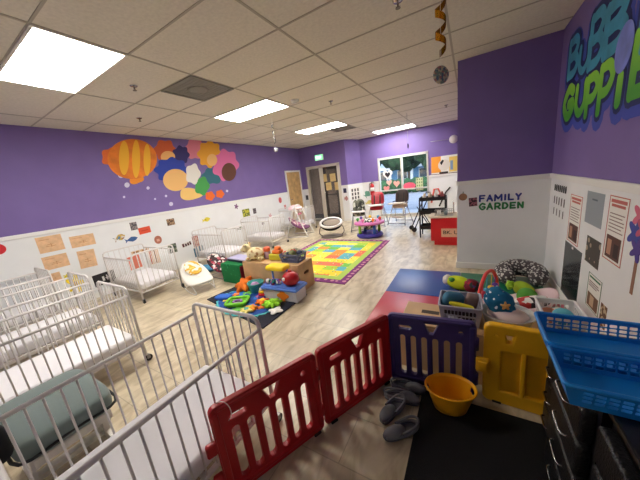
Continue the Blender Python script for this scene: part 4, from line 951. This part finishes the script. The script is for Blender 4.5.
card('leaf_cutout', 'dark green paper leaf cutout behind the crib bars', 'paper cutout', 'L', 5.0, .5, .26, .12, solid((120, 130, 110), .8), .1, wd, shape=FISH)
card('photo', 'yellow green square photo above the third wall crib', 'photo', 'L', 5.34, .89, .28, .22, pattern('yellow photo', 'blots', [(190, 186, 60), (110, 120, 50), (226, 220, 120)], 9), 0, wd)
card('photo', 'small dark photo right of the yellow green one', 'photo', 'L', 5.69, .89, .13, .16, pattern('dark photo', 'blots', [(60, 56, 66), (120, 110, 116), (40, 40, 46)], 18), 0, wd)
card('flower_cutout', 'small purple paper flower left of the yellow green photo', 'paper cutout', 'L', 5.02, 1.12, .16, .16, solid((130, 90, 130), .8), 0, wd, shape=FLOW)
card('balloon_cutout', 'red pink paper balloon cutout left of the beige door', 'paper cutout', 'L', 6.98, 1.06, .17, .2, solid((206, 96, 100), .8), 0, wd, shape=OVAL)
card('paper_card', 'small pink paper card below the balloon cutout', 'paper card', 'L', 7.2, .8, .12, .14, solid((220, 150, 150), .8), 0, wd)
card('leaf_cutout', 'tiny grey leaf cutout over the crib before the pink swing', 'paper cutout', 'L', 5.95, .45, .14, .16, solid((140, 130, 136), .8), 0, wd, shape=FISH)
card('flower_cutout', 'pink paper flower over the crib before the pink swing', 'paper cutout', 'L', 6.35, .62, .18, .18, solid((216, 176, 180), .8), 0, wd, shape=FLOW)

# painted mural: plain round paint shapes and bubbles on the purple wall
t = thing('wall_mural', 'painted mural of colourful rounded reef shapes and white bubbles on the purple wall', 'mural', (0, 0, 0))
LAY = [0]
def paint(cx, cy, rx, ry, c, k=0, amp=0, lay=0, name='painted_shape', bands=None, ph=0):
    """an oval of paint, given by its outline in the photo"""
    o = at_x(cx, cy, XL); ex = at_x(cx+rx, cy, XL)-o; ey = at_x(cx, cy-ry, XL)-o; pts = []
    for i in range(72):
        a = 2*PI*i/72; q = 1+amp*math.cos(k*a+ph); v = o+ex*q*math.cos(a)+ey*q*math.sin(a); pts.append((v.y, v.z))
    LAY[0] += .00003; b = MB(); b.prism(pts, .001+lay*.0012+LAY[0], .0022+lay*.0012+LAY[0], side_M('L', 0, 0, 0))
    return b.build(name, solid(c, .7) if not bands else bands, t)
ORB = mat('orange mural paint', (236, 130, 40), .7, var=.1, scale=5)
paint(134, 159, 23, 20, (236, 128, 40), 0, 0, 1, bands=ORB)
for k, (x, y, rx, ry) in enumerate(((124, 158, 5, 17), (136, 159, 4, 19), (147, 160, 3.5, 16))): paint(x, y, rx, ry, (246, 186, 50), 0, 0, 2)
paint(110, 157, 8, 9, (230, 112, 50), 5, .12, 0); paint(136, 179, 7, 5, (240, 146, 40), 3, .15, 0)
for x, y, rx, ry, c, k, l in ((165, 150, 10, 10, (206, 96, 50), 6, 0), (181, 155, 8, 9, (52, 44, 104), 7, 1), (195, 149, 9, 10, (220, 130, 150), 6, 0), (210, 154, 11, 13, (236, 170, 50), 8, 1), (226, 165, 12, 15, (224, 116, 170), 7, 2), (229, 172, 7, 9, (104, 62, 48), 0, 3),
                          (172, 170, 15, 12, (40, 66, 170), 8, 2), (176, 180, 12, 11, (240, 190, 120), 0, 3), (191, 194, 11, 6, (240, 200, 120), 3, 2), (193, 174, 7, 10, (236, 232, 226), 5, 3), (202, 186, 7, 9, (70, 160, 80), 5, 2), (213, 176, 10, 8, (50, 110, 130), 6, 1), (168, 157, 7, 6, (236, 180, 110), 0, 1), (212, 160, 5, 6, (240, 190, 120), 0, 3),
                          (210, 196, 4.5, 4.5, (236, 110, 40), 5, 2), (220, 194, 4, 4, (236, 110, 40), 5, 2)):
    paint(x, y, rx, ry, c, k, .1 if k else 0, l)
for x, y, r in ((121, 175, 3), (127, 185, 2.6), (148, 188, 1.6), (171, 204, 2), (166, 196, 1.2), (227, 191, 1.2), (124, 197, 1.2), (155, 199, 1)): paint(x, y, r, r, (214, 210, 236), 0, 0, 0, 'bubble')

# title lettering painted on the right wall
t = thing('wall_lettering', 'large blue and green bubble lettering painted on the right purple wall', 'wall lettering', (0, 0, 0))
def grad(name, c0, c1):
    m, nt, b = new_mat(name); b.inputs['Roughness'].default_value = .5
    tc = N(nt, 'ShaderNodeTexCoord'); s_ = N(nt, 'ShaderNodeSeparateXYZ'); nt.links.new(tc.outputs['Generated'], s_.inputs[0]); r_ = ramp(nt, [c0, c1], [.15, .85], False); nt.links.new(s_.outputs[2], r_.inputs[0]); nt.links.new(r_.outputs[0], b.inputs['Base Color']); return m
TEAL = mat('teal letter paint', (60, 150, 186), .5, var=.1, scale=6); GREEN = grad('two-tone green letter paint', (70, 160, 40), (140, 214, 60)); NAVY = mat('navy outline paint', (20, 34, 100), .6); PERI = mat('blue outline paint', (58, 74, 176), .6)
def letter(ch, y0, y1, z0, z1, m, depth=.0, pad=0, parent=t, name='letter', X=None, side='R', off=.1, lift=.001, thick=.0016):
    """one glyph fitted to its place on a wall"""
    me = text_mesh(ch, off, .5); xs = [v.co.x for v in me.vertices]; ys = [v.co.y for v in me.vertices]; zs = [v.co.z for v in me.vertices]
    w_, h_ = max(xs)-min(xs), max(ys)-min(ys); W, H = abs(y1-y0)+2*pad, z1-z0+2*pad
    A = Matrix.Translation((-pad, z0-pad, lift)) @ Matrix.Diagonal((W/w_, H/h_, thick/(max(zs)-min(zs)), 1)) @ Matrix.Translation((-min(xs), -min(ys), -min(zs)))
    b = MB(); b.mesh(me, side_M(side, y0, 0, 0) @ A); return b.build(name, m, parent) if name else b
STROKES = {'B': [[(.2, .1), (.2, .9)], smooth([(.2, .88, 0), (.6, .88, 0), (.76, .71, 0), (.55, .53, 0), (.2, .52, 0)], 4), smooth([(.2, .52, 0), (.62, .5, 0), (.82, .3, 0), (.62, .12, 0), (.2, .12, 0)], 4)],
 'U': [smooth([(.18, .9, 0), (.18, .35, 0), (.5, .1, 0), (.82, .35, 0), (.82, .9, 0)], 4)], 'L': [[(.22, .9), (.22, .12)], [(.22, .12), (.82, .12)]], 'E': [[(.2, .1), (.2, .9)], [(.2, .88), (.8, .88)], [(.2, .5), (.7, .5)], [(.2, .12), (.8, .12)]],
 'G': [smooth([(.82, .78, 0), (.5, .9, 0), (.18, .5, 0), (.48, .1, 0), (.82, .25, 0), (.82, .45, 0), (.55, .45, 0)], 4)], 'P': [[(.2, .08), (.2, .9)], smooth([(.2, .88, 0), (.62, .88, 0), (.82, .66, 0), (.6, .43, 0), (.2, .42, 0)], 4)],
 'I': [[(.5, .14), (.5, .86)]], 'S': [smooth([(.8, .78, 0), (.5, .9, 0), (.2, .7, 0), (.5, .5, 0), (.8, .3, 0), (.5, .1, 0), (.2, .22, 0)], 4)]}
LET = []
for ch, x0, x1, ya, yb, m in (('B', 569, 580.5, 36, 77, TEAL), ('U', 579.5, 591, 41, 73, TEAL), ('B', 590, 607, 9, 66, TEAL), ('B', 605, 631, -6, 52, TEAL),
                              ('G', 563.5, 575, 85, 121, GREEN), ('U', 575.5, 587.5, 81, 117, GREEN), ('P', 586, 600, 72, 116, GREEN), ('P', 598.5, 615.5, 60, 113, GREEN), ('I', 614.5, 626, 73, 106, GREEN)):
    LET.append((ch, at_x(x0, (ya+yb)/2, XR).y, at_x(x1, (ya+yb)/2, XR).y, at_x((x0+x1)/2, yb, XR).z, at_x((x0+x1)/2, ya, XR).z, m))
LET += [('L', 2.55, 2.28, 2.02, 2.52, TEAL), ('E', 2.28, 1.98, 2.02, 2.5, TEAL), ('E', 2.58, 2.25, 1.78, 2.2, GREEN), ('S', 2.2, 1.9, 1.8, 2.16, GREEN)]
def bubble_letter(b, L_, r, lift, dz=0, extra=0):
    ch, y0, y1, z0, z1, m = L_; y0 -= .01; y1 += .01; W, H = abs(y0-y1), z1-z0; rr = r*W*(2.1 if ch == 'I' else 1)+extra; m_ = r*W
    M_ = side_M('R', y0, z0+dz, lift) @ Matrix.Diagonal((1, 1, .01, 1))
    for st in STROKES[ch]:
        pts = [(m_+(W-2*m_)*(p[0]-.18)/.64, m_+(H-2*m_)*(p[1]-.1)/.8, 0) for p in st]
        tmp = MB(); tmp.tube(pts, rr, 12)
        for q in (pts[0], pts[-1]): tmp.ball(q, rr, sub=2)
        me = bpy.data.meshes.new('tmp'); tmp.bm.to_mesh(me); tmp.bm.free(); b.mesh(me, M_)
bk1, bk2 = MB(), MB()
for L_ in LET: bubble_letter(bk2, L_, .13, .0012, -.03, .075); bubble_letter(bk1, L_, .13, .0036, 0, .036)
bk2.build('outer_outline', PERI, t); bk1.build('outline', NAVY, t)
for L_ in LET: b = MB(); bubble_letter(b, L_, .12 if L_[5] is TEAL else .14, .006); b.build('letter', L_[5], t)
o = at_x(626, 47, XR); b = MB(); b.prism([(x*.12, y*.15) for x, y in OVAL], .0085, .0095, side_M('R', o.y, o.z, 0) @ Matrix.Rotation(-.12, 4, 'Z')); b.build('bubble', mat('lavender bubble paint', (120, 134, 214), .5, var=.12, scale=5), t)

# sign on the partition
t = thing('wall_sign', 'blue and green cut-out lettering sign on the white partition', 'sign', (0, 0, 0))
STROKES.update({'F': [[(.22, .1), (.22, .9)], [(.22, .88), (.8, .88)], [(.22, .5), (.7, .5)]], 'A': [[(.18, .1), (.5, .9)], [(.5, .9), (.82, .1)], [(.3, .38), (.7, .38)]], 'M': [[(.18, .1), (.2, .9)], [(.2, .9), (.5, .35)], [(.5, .35), (.8, .9)], [(.8, .9), (.82, .1)]],
 'Y': [[(.18, .9), (.5, .5)], [(.82, .9), (.5, .5)], [(.5, .5), (.5, .1)]], 'R': STROKES['P']+[[(.5, .42), (.82, .1)]], 'D': [[(.2, .1), (.2, .9)], smooth([(.2, .88, 0), (.6, .85, 0), (.82, .5, 0), (.6, .15, 0), (.2, .12, 0)], 4)], 'N': [[(.18, .1), (.18, .9)], [(.18, .9), (.82, .1)], [(.82, .1), (.82, .9)]]})
for word, x0, x1, tops, bots, m in (('FAMILY', 478.5, 522.5, (195, 192.6), (202.2, 199.8), mat('royal blue foam', (44, 56, 140), .7)), ('GARDEN', 478.5, 524.5, (202.9, 201.2), (210.5, 208.2), mat('garden green foam', (44, 124, 70), .7))):
    wt = [dict(I=.5, M=1.25).get(c, 1) for c in word]; n = sum(wt)
    for i, c in enumerate(word):
        f0 = sum(wt[:i])/n; f1 = f0+wt[i]*.94/n; fm = (f0+f1)/2; xa, xb = x0+(x1-x0)*f0, x0+(x1-x0)*f1
        ty, by = tops[0]+(tops[1]-tops[0])*fm, bots[0]+(bots[1]-bots[0])*fm
        pa, pb = at_y(xa, by, YP), at_y(xb, ty, YP); W, H = pb.x-pa.x, at_y((xa+xb)/2, ty, YP).z-at_y((xa+xb)/2, by, YP).z
        X = side_M(YP, pa.x, at_y((xa+xb)/2, by, YP).z, .003) @ Matrix.Diagonal((1, 1, .25, 1)); r = .0115; b = MB()
        for st in STROKES[c]:
            pts = [(r+(W-2*r)*(p[0]-.18)/.64, r+(H-2*r)*(p[1]-.1)/.8, 0) for p in st]
            tmp = MB(); tmp.tube(pts, r, 10)
            for q in (pts[0], pts[-1]): tmp.ball(q, r, sub=2)
            me = bpy.data.meshes.new('tmp'); tmp.bm.to_mesh(me); tmp.bm.free(); b.mesh(me, X)
        b.build('letter', m, t)
card('photo', 'small dark pink photo left of the lettering sign on the partition', 'photo', YP, (at_y(473, 202, YP).x), at_y(473, 202, YP).z, .1, .12, pattern('pink photo', 'blots', [(60, 40, 46), (160, 100, 110), (90, 60, 66)], 24), .06)
t = hang('apple_cutout', 'round copper apple cutout with green stem on the partition edge', 'paper cutout', YP, at_y(463, 197, YP).x, at_y(463, 197, YP).z, 0, None, -.0004)
MB().prism([(.052*x, .05*y) for x, y in OVAL], 0, .006).build('fruit', mat('copper card', (150, 110, 84), .6), t); MB().prism([(-.006, .045), (.004, .045), (.008, .075), (-.002, .075)], 0, .006).build('stem', solid((60, 110, 70), .7), t)

# right wall posters
PR = (196, 110, 104); TXT = (150, 130, 130)
lines = [(.12, .9-.052*k, .88-.1*(k % 3 == 1), .885-.052*k, TXT) for k in range(3, 9)]
BRD = lambda c: [(0, 0, .03, 1, c), (.97, 0, 1, 1, c), (0, 0, 1, .015, c), (0, .985, 1, 1, c)]
phm = lambda x0, y0, x1, y1: [(x0, y0, x1, y1, (96, 66, 58)), (x0+.08, y0+.05, x0+.3, y1-.06, (186, 140, 116)), (x1-.32, y0+.04, x1-.08, y1-.1, (60, 44, 46))]
pg = 'information posters on the right wall'
card('poster', 'pink-headed notice with photo, left of the grey sheet', 'poster', 'R', 3.265, .89, .31, .46, PAPER, 0, pg, BRD(PR)+[(.1, .9, .9, .95, PR), (.15, .84, .85, .88, PR)]+lines+phm(.12, .05, .88, .4))
card('poster', 'larger pink-bordered notice with family photo beside the paper flower', 'poster', 'R', 2.47, .965, .27, .46, PAPER, 0, pg, BRD(PR)+[(.1, .9, .9, .95, PR), (.15, .84, .85, .88, PR)]+lines+phm(.12, .05, .88, .4))
card('notice_sheet', 'plain grey blue laminated sheet between the two pink notices', 'notice', 'R', 2.855, 1.055, .33, .265, mat('grey blue sheet', (150, 160, 170), .4), 0, None, [(.35, .75, .65, .8, (110, 120, 130))])
card('photo', 'dark photo of round shapes below the grey blue sheet', 'photo', 'R', 2.785, .715, .27, .22, pattern('dark round photo', 'dots', [(176, 160, 140), (62, 56, 52)], 15, .5, .34), 0, None)
card('poster', 'green-bordered notice low on the right wall above the white basket', 'poster', 'R', 2.67, .4, .25, .29, PAPER, 0, pg, BRD((70, 120, 90))+[(.1, .88, .9, .93, (70, 120, 90)), (.1, .76, .8, .79, TXT), (.1, .7, .85, .73, TXT), (.1, .64, .7, .67, TXT)]+[(.1, .05, .9, .45, (120, 90, 70)), (.3, .1, .6, .4, (200, 170, 140))])
card('photo', 'small brown photo at the lower right of the green notice', 'photo', 'R', 2.47, .31, .1, .18, pattern('small brown photo', 'blots', [(110, 80, 60), (200, 180, 150), (60, 50, 46)], 20))
t = hang('wall_mirror', 'tall dark grey reflective panel low on the right wall by the corner', 'mirror', 'R', 3.22, .35)
MB().box((0, 0, 0), (.46, .58, .004)).build('panel', mat('smoky mirror', (74, 80, 86), .16, .7), t)
for yy in (-.27, .27): MB().box((0, yy, .003), (.04, .02, .004)).build('clip', WHITE_PL, t)
for r, (z, h, n, w_, c) in enumerate(((1.14, .075, 7, .05, (46, 44, 48)), (1.0, .09, 5, .035, (110, 108, 110)), (.87, .085, 4, .03, (120, 118, 120)))):
    t = hang('cutout_row', ('top row of black paper cutouts beside the corner', 'middle row of grey paper cutouts beside the corner', 'bottom row of grey paper cutouts beside the corner')[r], 'paper cutouts', 'R', 3.8, z, 0, 'rows of cutouts in the corner', -.0004)
    for k in range(n):
        x = -.23+.46*(k+.5)/n; b = MB(); b.prism([(x-w_/2, -h/2), (x+w_/2*.6, -h/2), (x+w_/2, 0), (x+w_/3, h/2), (x-w_/2, h/2*.8)], 0, .002); b.build('cutout', solid(c, .8), t)
t = hang('paper_flower', 'pink and blue paper flower with brown stem at the right picture edge', 'paper cutout', 'R', 2.2, .95)
for pk, (x, y, s_, c) in enumerate(((.0, .16, .09, (214, 110, 140)), (-.02, .05, .1, (70, 80, 160)), (.05, .09, .08, (200, 90, 120)), (.02, -.04, .08, (90, 70, 150)))):
    b = MB(); b.prism([(x+s_*p_[0], y+s_*p_[1]) for p_ in FLOW], -.0002, .002+.0006*pk); b.build('petals', solid(c, .8), t)
b = MB(); b.box((.03, -.2, 0), (.03, .24, .003)); b.build('stem', solid((150, 110, 90), .8), t)

# papers on the glass door, pictures at the far end
dp = 'tan papers on the glass door'
for x, z, l in ((-4.66, 1.63, 'upper left tan paper on the glass door'), (-4.3, 1.61, 'upper right tan paper on the glass door'), (-4.5, 1.31, 'lower left tan paper on the glass door'), (-4.14, 1.29, 'lower right tan paper on the glass door')):
    card('paper_sheet', l, 'paper', YD+.02, x, z, .23, .28, mat('manila paper', (216, 190, 130), .85), .02, dp, [(.3, .6, .7, .63, scr), (.4, .4, .6, .43, scr)])
card('picture', 'small navy picture right of the glass door', 'picture', YD, -3.86, 1.1, .12, .16, solid((50, 50, 84), .8)); card('leaf_cutout', 'brown pink cutout below the small navy picture', 'paper cutout', YD, -3.84, .82, .16, .26, solid((176, 130, 130), .8), shape=FISH); card('picture', 'dark small cutout right of the beige door', 'picture', YD, -5.5, .97, .12, .18, solid((70, 70, 78), .8))
card('poster', 'white poster with dark figures on the angled wall by the glass door', 'poster', 'C', .35, .93, .5, .46, PAPER, 0, None, [(.1+.3*c, .1+.3*r_, .26+.3*c, .32+.3*r_, (70, 66, 66)) for c in range(3) for r_ in range(3)])
card('leaf_cutout', 'teal green leaf cutout on the wall left of the window', 'paper cutout', YW, -3.29, .86, .26, .36, solid((110, 170, 150), .8), .8, None, shape=FISH); card('leaf_cutout', 'yellow cutout low on the wall left of the window', 'paper cutout', YW, -3.25, .55, .3, .22, solid((216, 200, 110), .8), .3, None, shape=FISH)
hw = 'paper hearts on the shop window'
def heart(px, py, w_, c, l, inner=None):
    p = at_y(px, py, YW+.02); t = card('paper_heart', l, 'paper heart', YW+.034, p.x, p.z, w_, w_, solid(c, .8), 0, hw, (), shape=HEART)
    if inner: MB().prism([(x*w_*.28, y*w_*.28) for x, y in HEART], .001, .003).build('inner_heart', solid(inner, .8), t)
heart(387.5, 175, .34, (240, 240, 240), 'white paper heart with dark centre on the window', (40, 40, 50)); heart(389, 183, .2, (236, 190, 180), 'peach paper heart under the white heart'); heart(396.5, 184, .22, (240, 170, 160), 'pink paper heart right of the peach one'); heart(386.5, 189, .22, (236, 150, 150), 'rose paper heart lowest on the left pane')
p = at_y(409, 186, YW); card('paper_oval', 'bright pink oval paper on the right window pane', 'paper cutout', YW+.034, p.x, p.z, .42, .24, solid((240, 100, 130), .8), 0, None, shape=OVAL)
p = at_y(420, 184, YW); card('window_chart', 'cream gridded chart on the right edge of the window', 'chart', YW+.034, p.x-.02, p.z, .22, .42, solid((206, 210, 170), .8), 0, None, [(.1+.32*c, .08+.24*r_, .28+.32*c, .22+.24*r_, (120, 150, 100)) for c in range(3) for r_ in range(4)])
p = at_y(444, 165, YW); t = card('poster', 'bright orange and yellow poster right of the shop window', 'poster', YW, p.x+.02, p.z, .78, .56, PAPER, 0, None, [(0, .12, .36, 1, (244, 160, 60)), (.66, .1, 1, .9, (236, 206, 110)), (.7, .2, .8, .7, (130, 160, 190)), (.3, 0, .62, .14, (40, 40, 44)), (0, 0, 1, .05, (90, 60, 50))])
MB().prism([(.17*x-.02, .17*y-.0) for x, y in OVAL], .002, .003).build('round_print', solid((226, 220, 208), .8), t); b = MB(); b.prism([(-.14, .08), (-.06, .17), (-.02, .13), (-.09, .0)], .003, .004); b.build('print', INK, t)
p = at_y(437, 195, YW); t = hang('letter_cutout', 'red and peach looped paper cutout behind the black cart', 'paper cutout', YW, p.x, p.z); b = MB(); b.tube([(-.17, -.24, .012), (-.08, .2, .012), (.04, .2, .012), (.1, .05, .012), (.0, -.05, .012), (-.1, -.06, .012)], .03, 6); b.build('loop', solid((220, 100, 90), .8), t)
p = at_y(446, 195, YW); t = hang('strap', 'dark strap hanging on the far wall beside the red cutout', 'strap', YW, p.x, p.z); b = MB(); b.tube([(-.2, -.35, .012), (0, .1, .012), (.12, .24, .012)], .025, 6); b.build('band', INK, t)
# wall fan near the partition
p = at_y(453.5, 139, YW-.12); t = thing('wall_fan', 'round white wall fan high by the partition with a thin grey rod', 'fan', (p.x, YW-.0, p.z))
MB().lathe([(0, 0), (.11, 0), (.12, .02), (.1, .05), (.04, .07), (0, .07)], (0, -.06, 0), 28, rot=(PI/2, 0, 0)).build('cage', mat('fan white', (214, 206, 206), .5), t); MB().lathe([(0, 0), (.06, 0), (.05, .06), (0, .06)], (0, 0, 0), 16, rot=(PI/2, 0, 0)).build('mount', WHITE_PL, t); MB().tube([(-.15, -.05, .02), (-.65, -.04, .04)], .008).build('rod', GREY_MET, t)

# hanging streamers
def ribbon(b, x, y, z0, z1, r, turns, w_):
    n = int(turns*18); vs, fs = [], []
    for i in range(n+1):
        a = 2*PI*turns*i/n; z = z0+(z1-z0)*i/n; q = Vector((x+r*math.cos(a), y+r*math.sin(a), z)); vs += [q+Vector((0, 0, w_/2)), q-Vector((0, 0, w_/2))]
    for i in range(n): fs.append((2*i, 2*i+1, 2*i+3, 2*i+2))
    t_ = bmesh.new(); v = [t_.verts.new(p_) for p_ in vs]; [t_.faces.new([v[j] for j in f]) for f in fs]; bmesh.ops.solidify(t_, geom=t_.faces[:], thickness=.0012); b.merge(t_, None, 0, True)
GOLD = mat('gold foil', (206, 150, 40), .25, .9); SILV = mat('silver foil', (206, 206, 210), .2, .95)
p = at_y(441, 75, 2.6)
t = thing('hanging_streamer', 'gold foil spiral streamer with sparkly disc by the purple partition', 'hanging decoration', (p.x, 2.6, CEIL))
b = MB(); ribbon(b, 0, 0, -.02, p.z+.17-CEIL, .04, 2.3, .055); b.build('spiral', GOLD, t)
b = MB(); b.cyl((0, 0, 0), (0, 0, p.z-CEIL+.06), .0015, seg=6); b.build('string', WHITE_PL, t)
b = MB(); b.ball((0, 0, p.z-CEIL), (.068, .02, .07), (0, 0, .6)); b.build('disc', pattern('glitter', 'cells', [(120, 140, 130), (190, 180, 150), (90, 110, 130), (160, 110, 110)], 60, .3), t)
p = at_y(276, 150, 4.1)
t = thing('hanging_streamer', 'silver spiral streamer with small ball below the second ceiling light', 'hanging decoration', (p.x, 4.1, CEIL)); dz = p.z-CEIL
b = MB(); ribbon(b, 0, 0, -.12, dz+.12, .022, 3.5, .03); b.build('spiral', SILV, t); b = MB(); b.cyl((0, 0, 0), (0, 0, dz+.03), .0015, seg=6); b.build('string', WHITE_PL, t); MB().ball((0, 0, dz), .04).build('ball', pattern('silver glitter', 'cells', [(200, 200, 206), (140, 140, 150), (90, 90, 96)], 50, .3), t)
p = at_y(408, 146, 6.6)
t = thing('hanging_streamer', 'thin string with small dark pendant hanging before the shop window', 'hanging decoration', (p.x, 6.6, CEIL)); dz = p.z-CEIL
b = MB(); b.cyl((0, 0, 0), (0, 0, dz), .004, seg=6); b.build('string', GREY_MET, t); MB().ball((0, 0, dz), (.02, .02, .06)).build('pendant', mat('dark purple foil', (70, 50, 80), .4, .4), t)

# ================================================================== OUTSIDE THE WINDOW
struct(MB().span((-70, YW+1.6, -.35), (50, 90, -.3)).build('ground_street', mat('pale asphalt', (150, 150, 150), .9, var=.06, scale=1)))
struct(MB().span((-30, YW+.1, -.35), (20, YW+1.6, -.02)).build('ground_walk', mat('concrete walk', (196, 192, 184), .9, var=.04, scale=2)))
LEAF = mat('hedge leaves', (38, 70, 38), .9, var=.35, scale=3.5, bump=.6, bscale=9); LEAF2 = mat('tree leaves', (24, 48, 28), .9, var=.35, scale=1.6, bump=.8, bscale=4)
def foliage(b, c, r, n, s):
    for k in range(n):
        d = Vector((random.gauss(0, 1), random.gauss(0, 1), random.gauss(0, 1))).normalized()*random.random()**.4
        b.ball((c[0]+d.x*r[0], c[1]+d.y*r[1], c[2]+d.z*r[2]), s*random.uniform(.7, 1.2), sub=2, amp=.45, freq=2.5)
hd = thing('hedge', 'clipped green hedge across the street outside the window', 'hedge', (-7.5, 23, -.3)); b = MB()
for k in range(22): b.ball((-7+k*.66, random.uniform(-.2, .2), .6), (.6, .55, .62), sub=3, amp=.25, freq=4)
b.build('foliage', LEAF, hd)
bd = thing('building', 'pale blue building with white columns across the street', 'building', (-12, 38, -.3))
BL = mat('pale blue render', (104, 150, 190), .8); WT = mat('white trim paint', (224, 230, 232), .7)
MB().span((-16, 0, 0), (18, 8, 2.2)).build('wall', BL, bd); MB().span((-16.5, -1.6, 2.2), (18.5, 8.5, 2.6)).build('fascia', WT, bd)
MB().prism([(-16.5, 2.6), (18.5, 2.6), (15, 3.3), (-13, 3.3)], -1.6, 8.4, T((0, 0, 0), (PI/2, 0, 0)) @ T((0, 0, -6.8))).build('roof', mat('light roof metal', (176, 200, 214), .6), bd)
for k in range(12):
    x = -15+k*2.9; MB().span((x-.16, -1.4, 0), (x+.16, -1.1, 2.2)).build('column', WT, bd)
    f = MB().span((x+.7, -.06, .7), (x+2.1, .04, 2.0)).build('window', WT, bd); MB().span((x+.8, -.08, .8), (x+2.0, -.05, 1.9)).build('pane', mat('dark pane', (60, 80, 100), .15), f)
for i, (x, y, h, r, l) in enumerate(((-11.5, 31, 5.6, 2.2, 'dark green street tree left in the window view'), (-6.2, 32, 6, 2.4, 'dark green street tree in the middle of the window view'), (-2.2, 27, 5, 1.8, 'dark green street tree right in the window view'), (-23, 56, 8, 5, 'broad tree behind the blue building, left'), (-7, 58, 8, 5, 'broad tree behind the blue building, right'))):
    t = thing('tree', l, 'tree', (x, y, -.3), 0, 'trees outside the window')
    MB().tube([(0, 0, 0), (.1, 0, h*.35), (0, .1, h*.6)], [.16, .13, .08], 10).build('trunk', mat('bark', (84, 70, 58), .9), t)
    b = MB(); foliage(b, (0, 0, h*.68), (r, r, h*.3), 44, r*.4); b.build('crown', LEAF2, t)

# ================================================================== LIGHT
w = bpy.data.worlds.new('world'); scene.world = w; w.use_nodes = True; nt = w.node_tree
sky = nt.nodes.new('ShaderNodeTexSky'); sky.sky_type = 'NISHITA'; sky.sun_elevation = math.radians(38); sky.sun_rotation = math.radians(200); sky.sun_disc = False
nt.links.new(sky.outputs[0], nt.nodes['Background'].inputs[0]); nt.nodes['Background'].inputs[1].default_value = .55
sc = scene.view_settings; sc.view_transform = 'Standard'; sc.look = 'None'; sc.gamma = 1; sc.exposure = .95; sc.use_curve_mapping = False
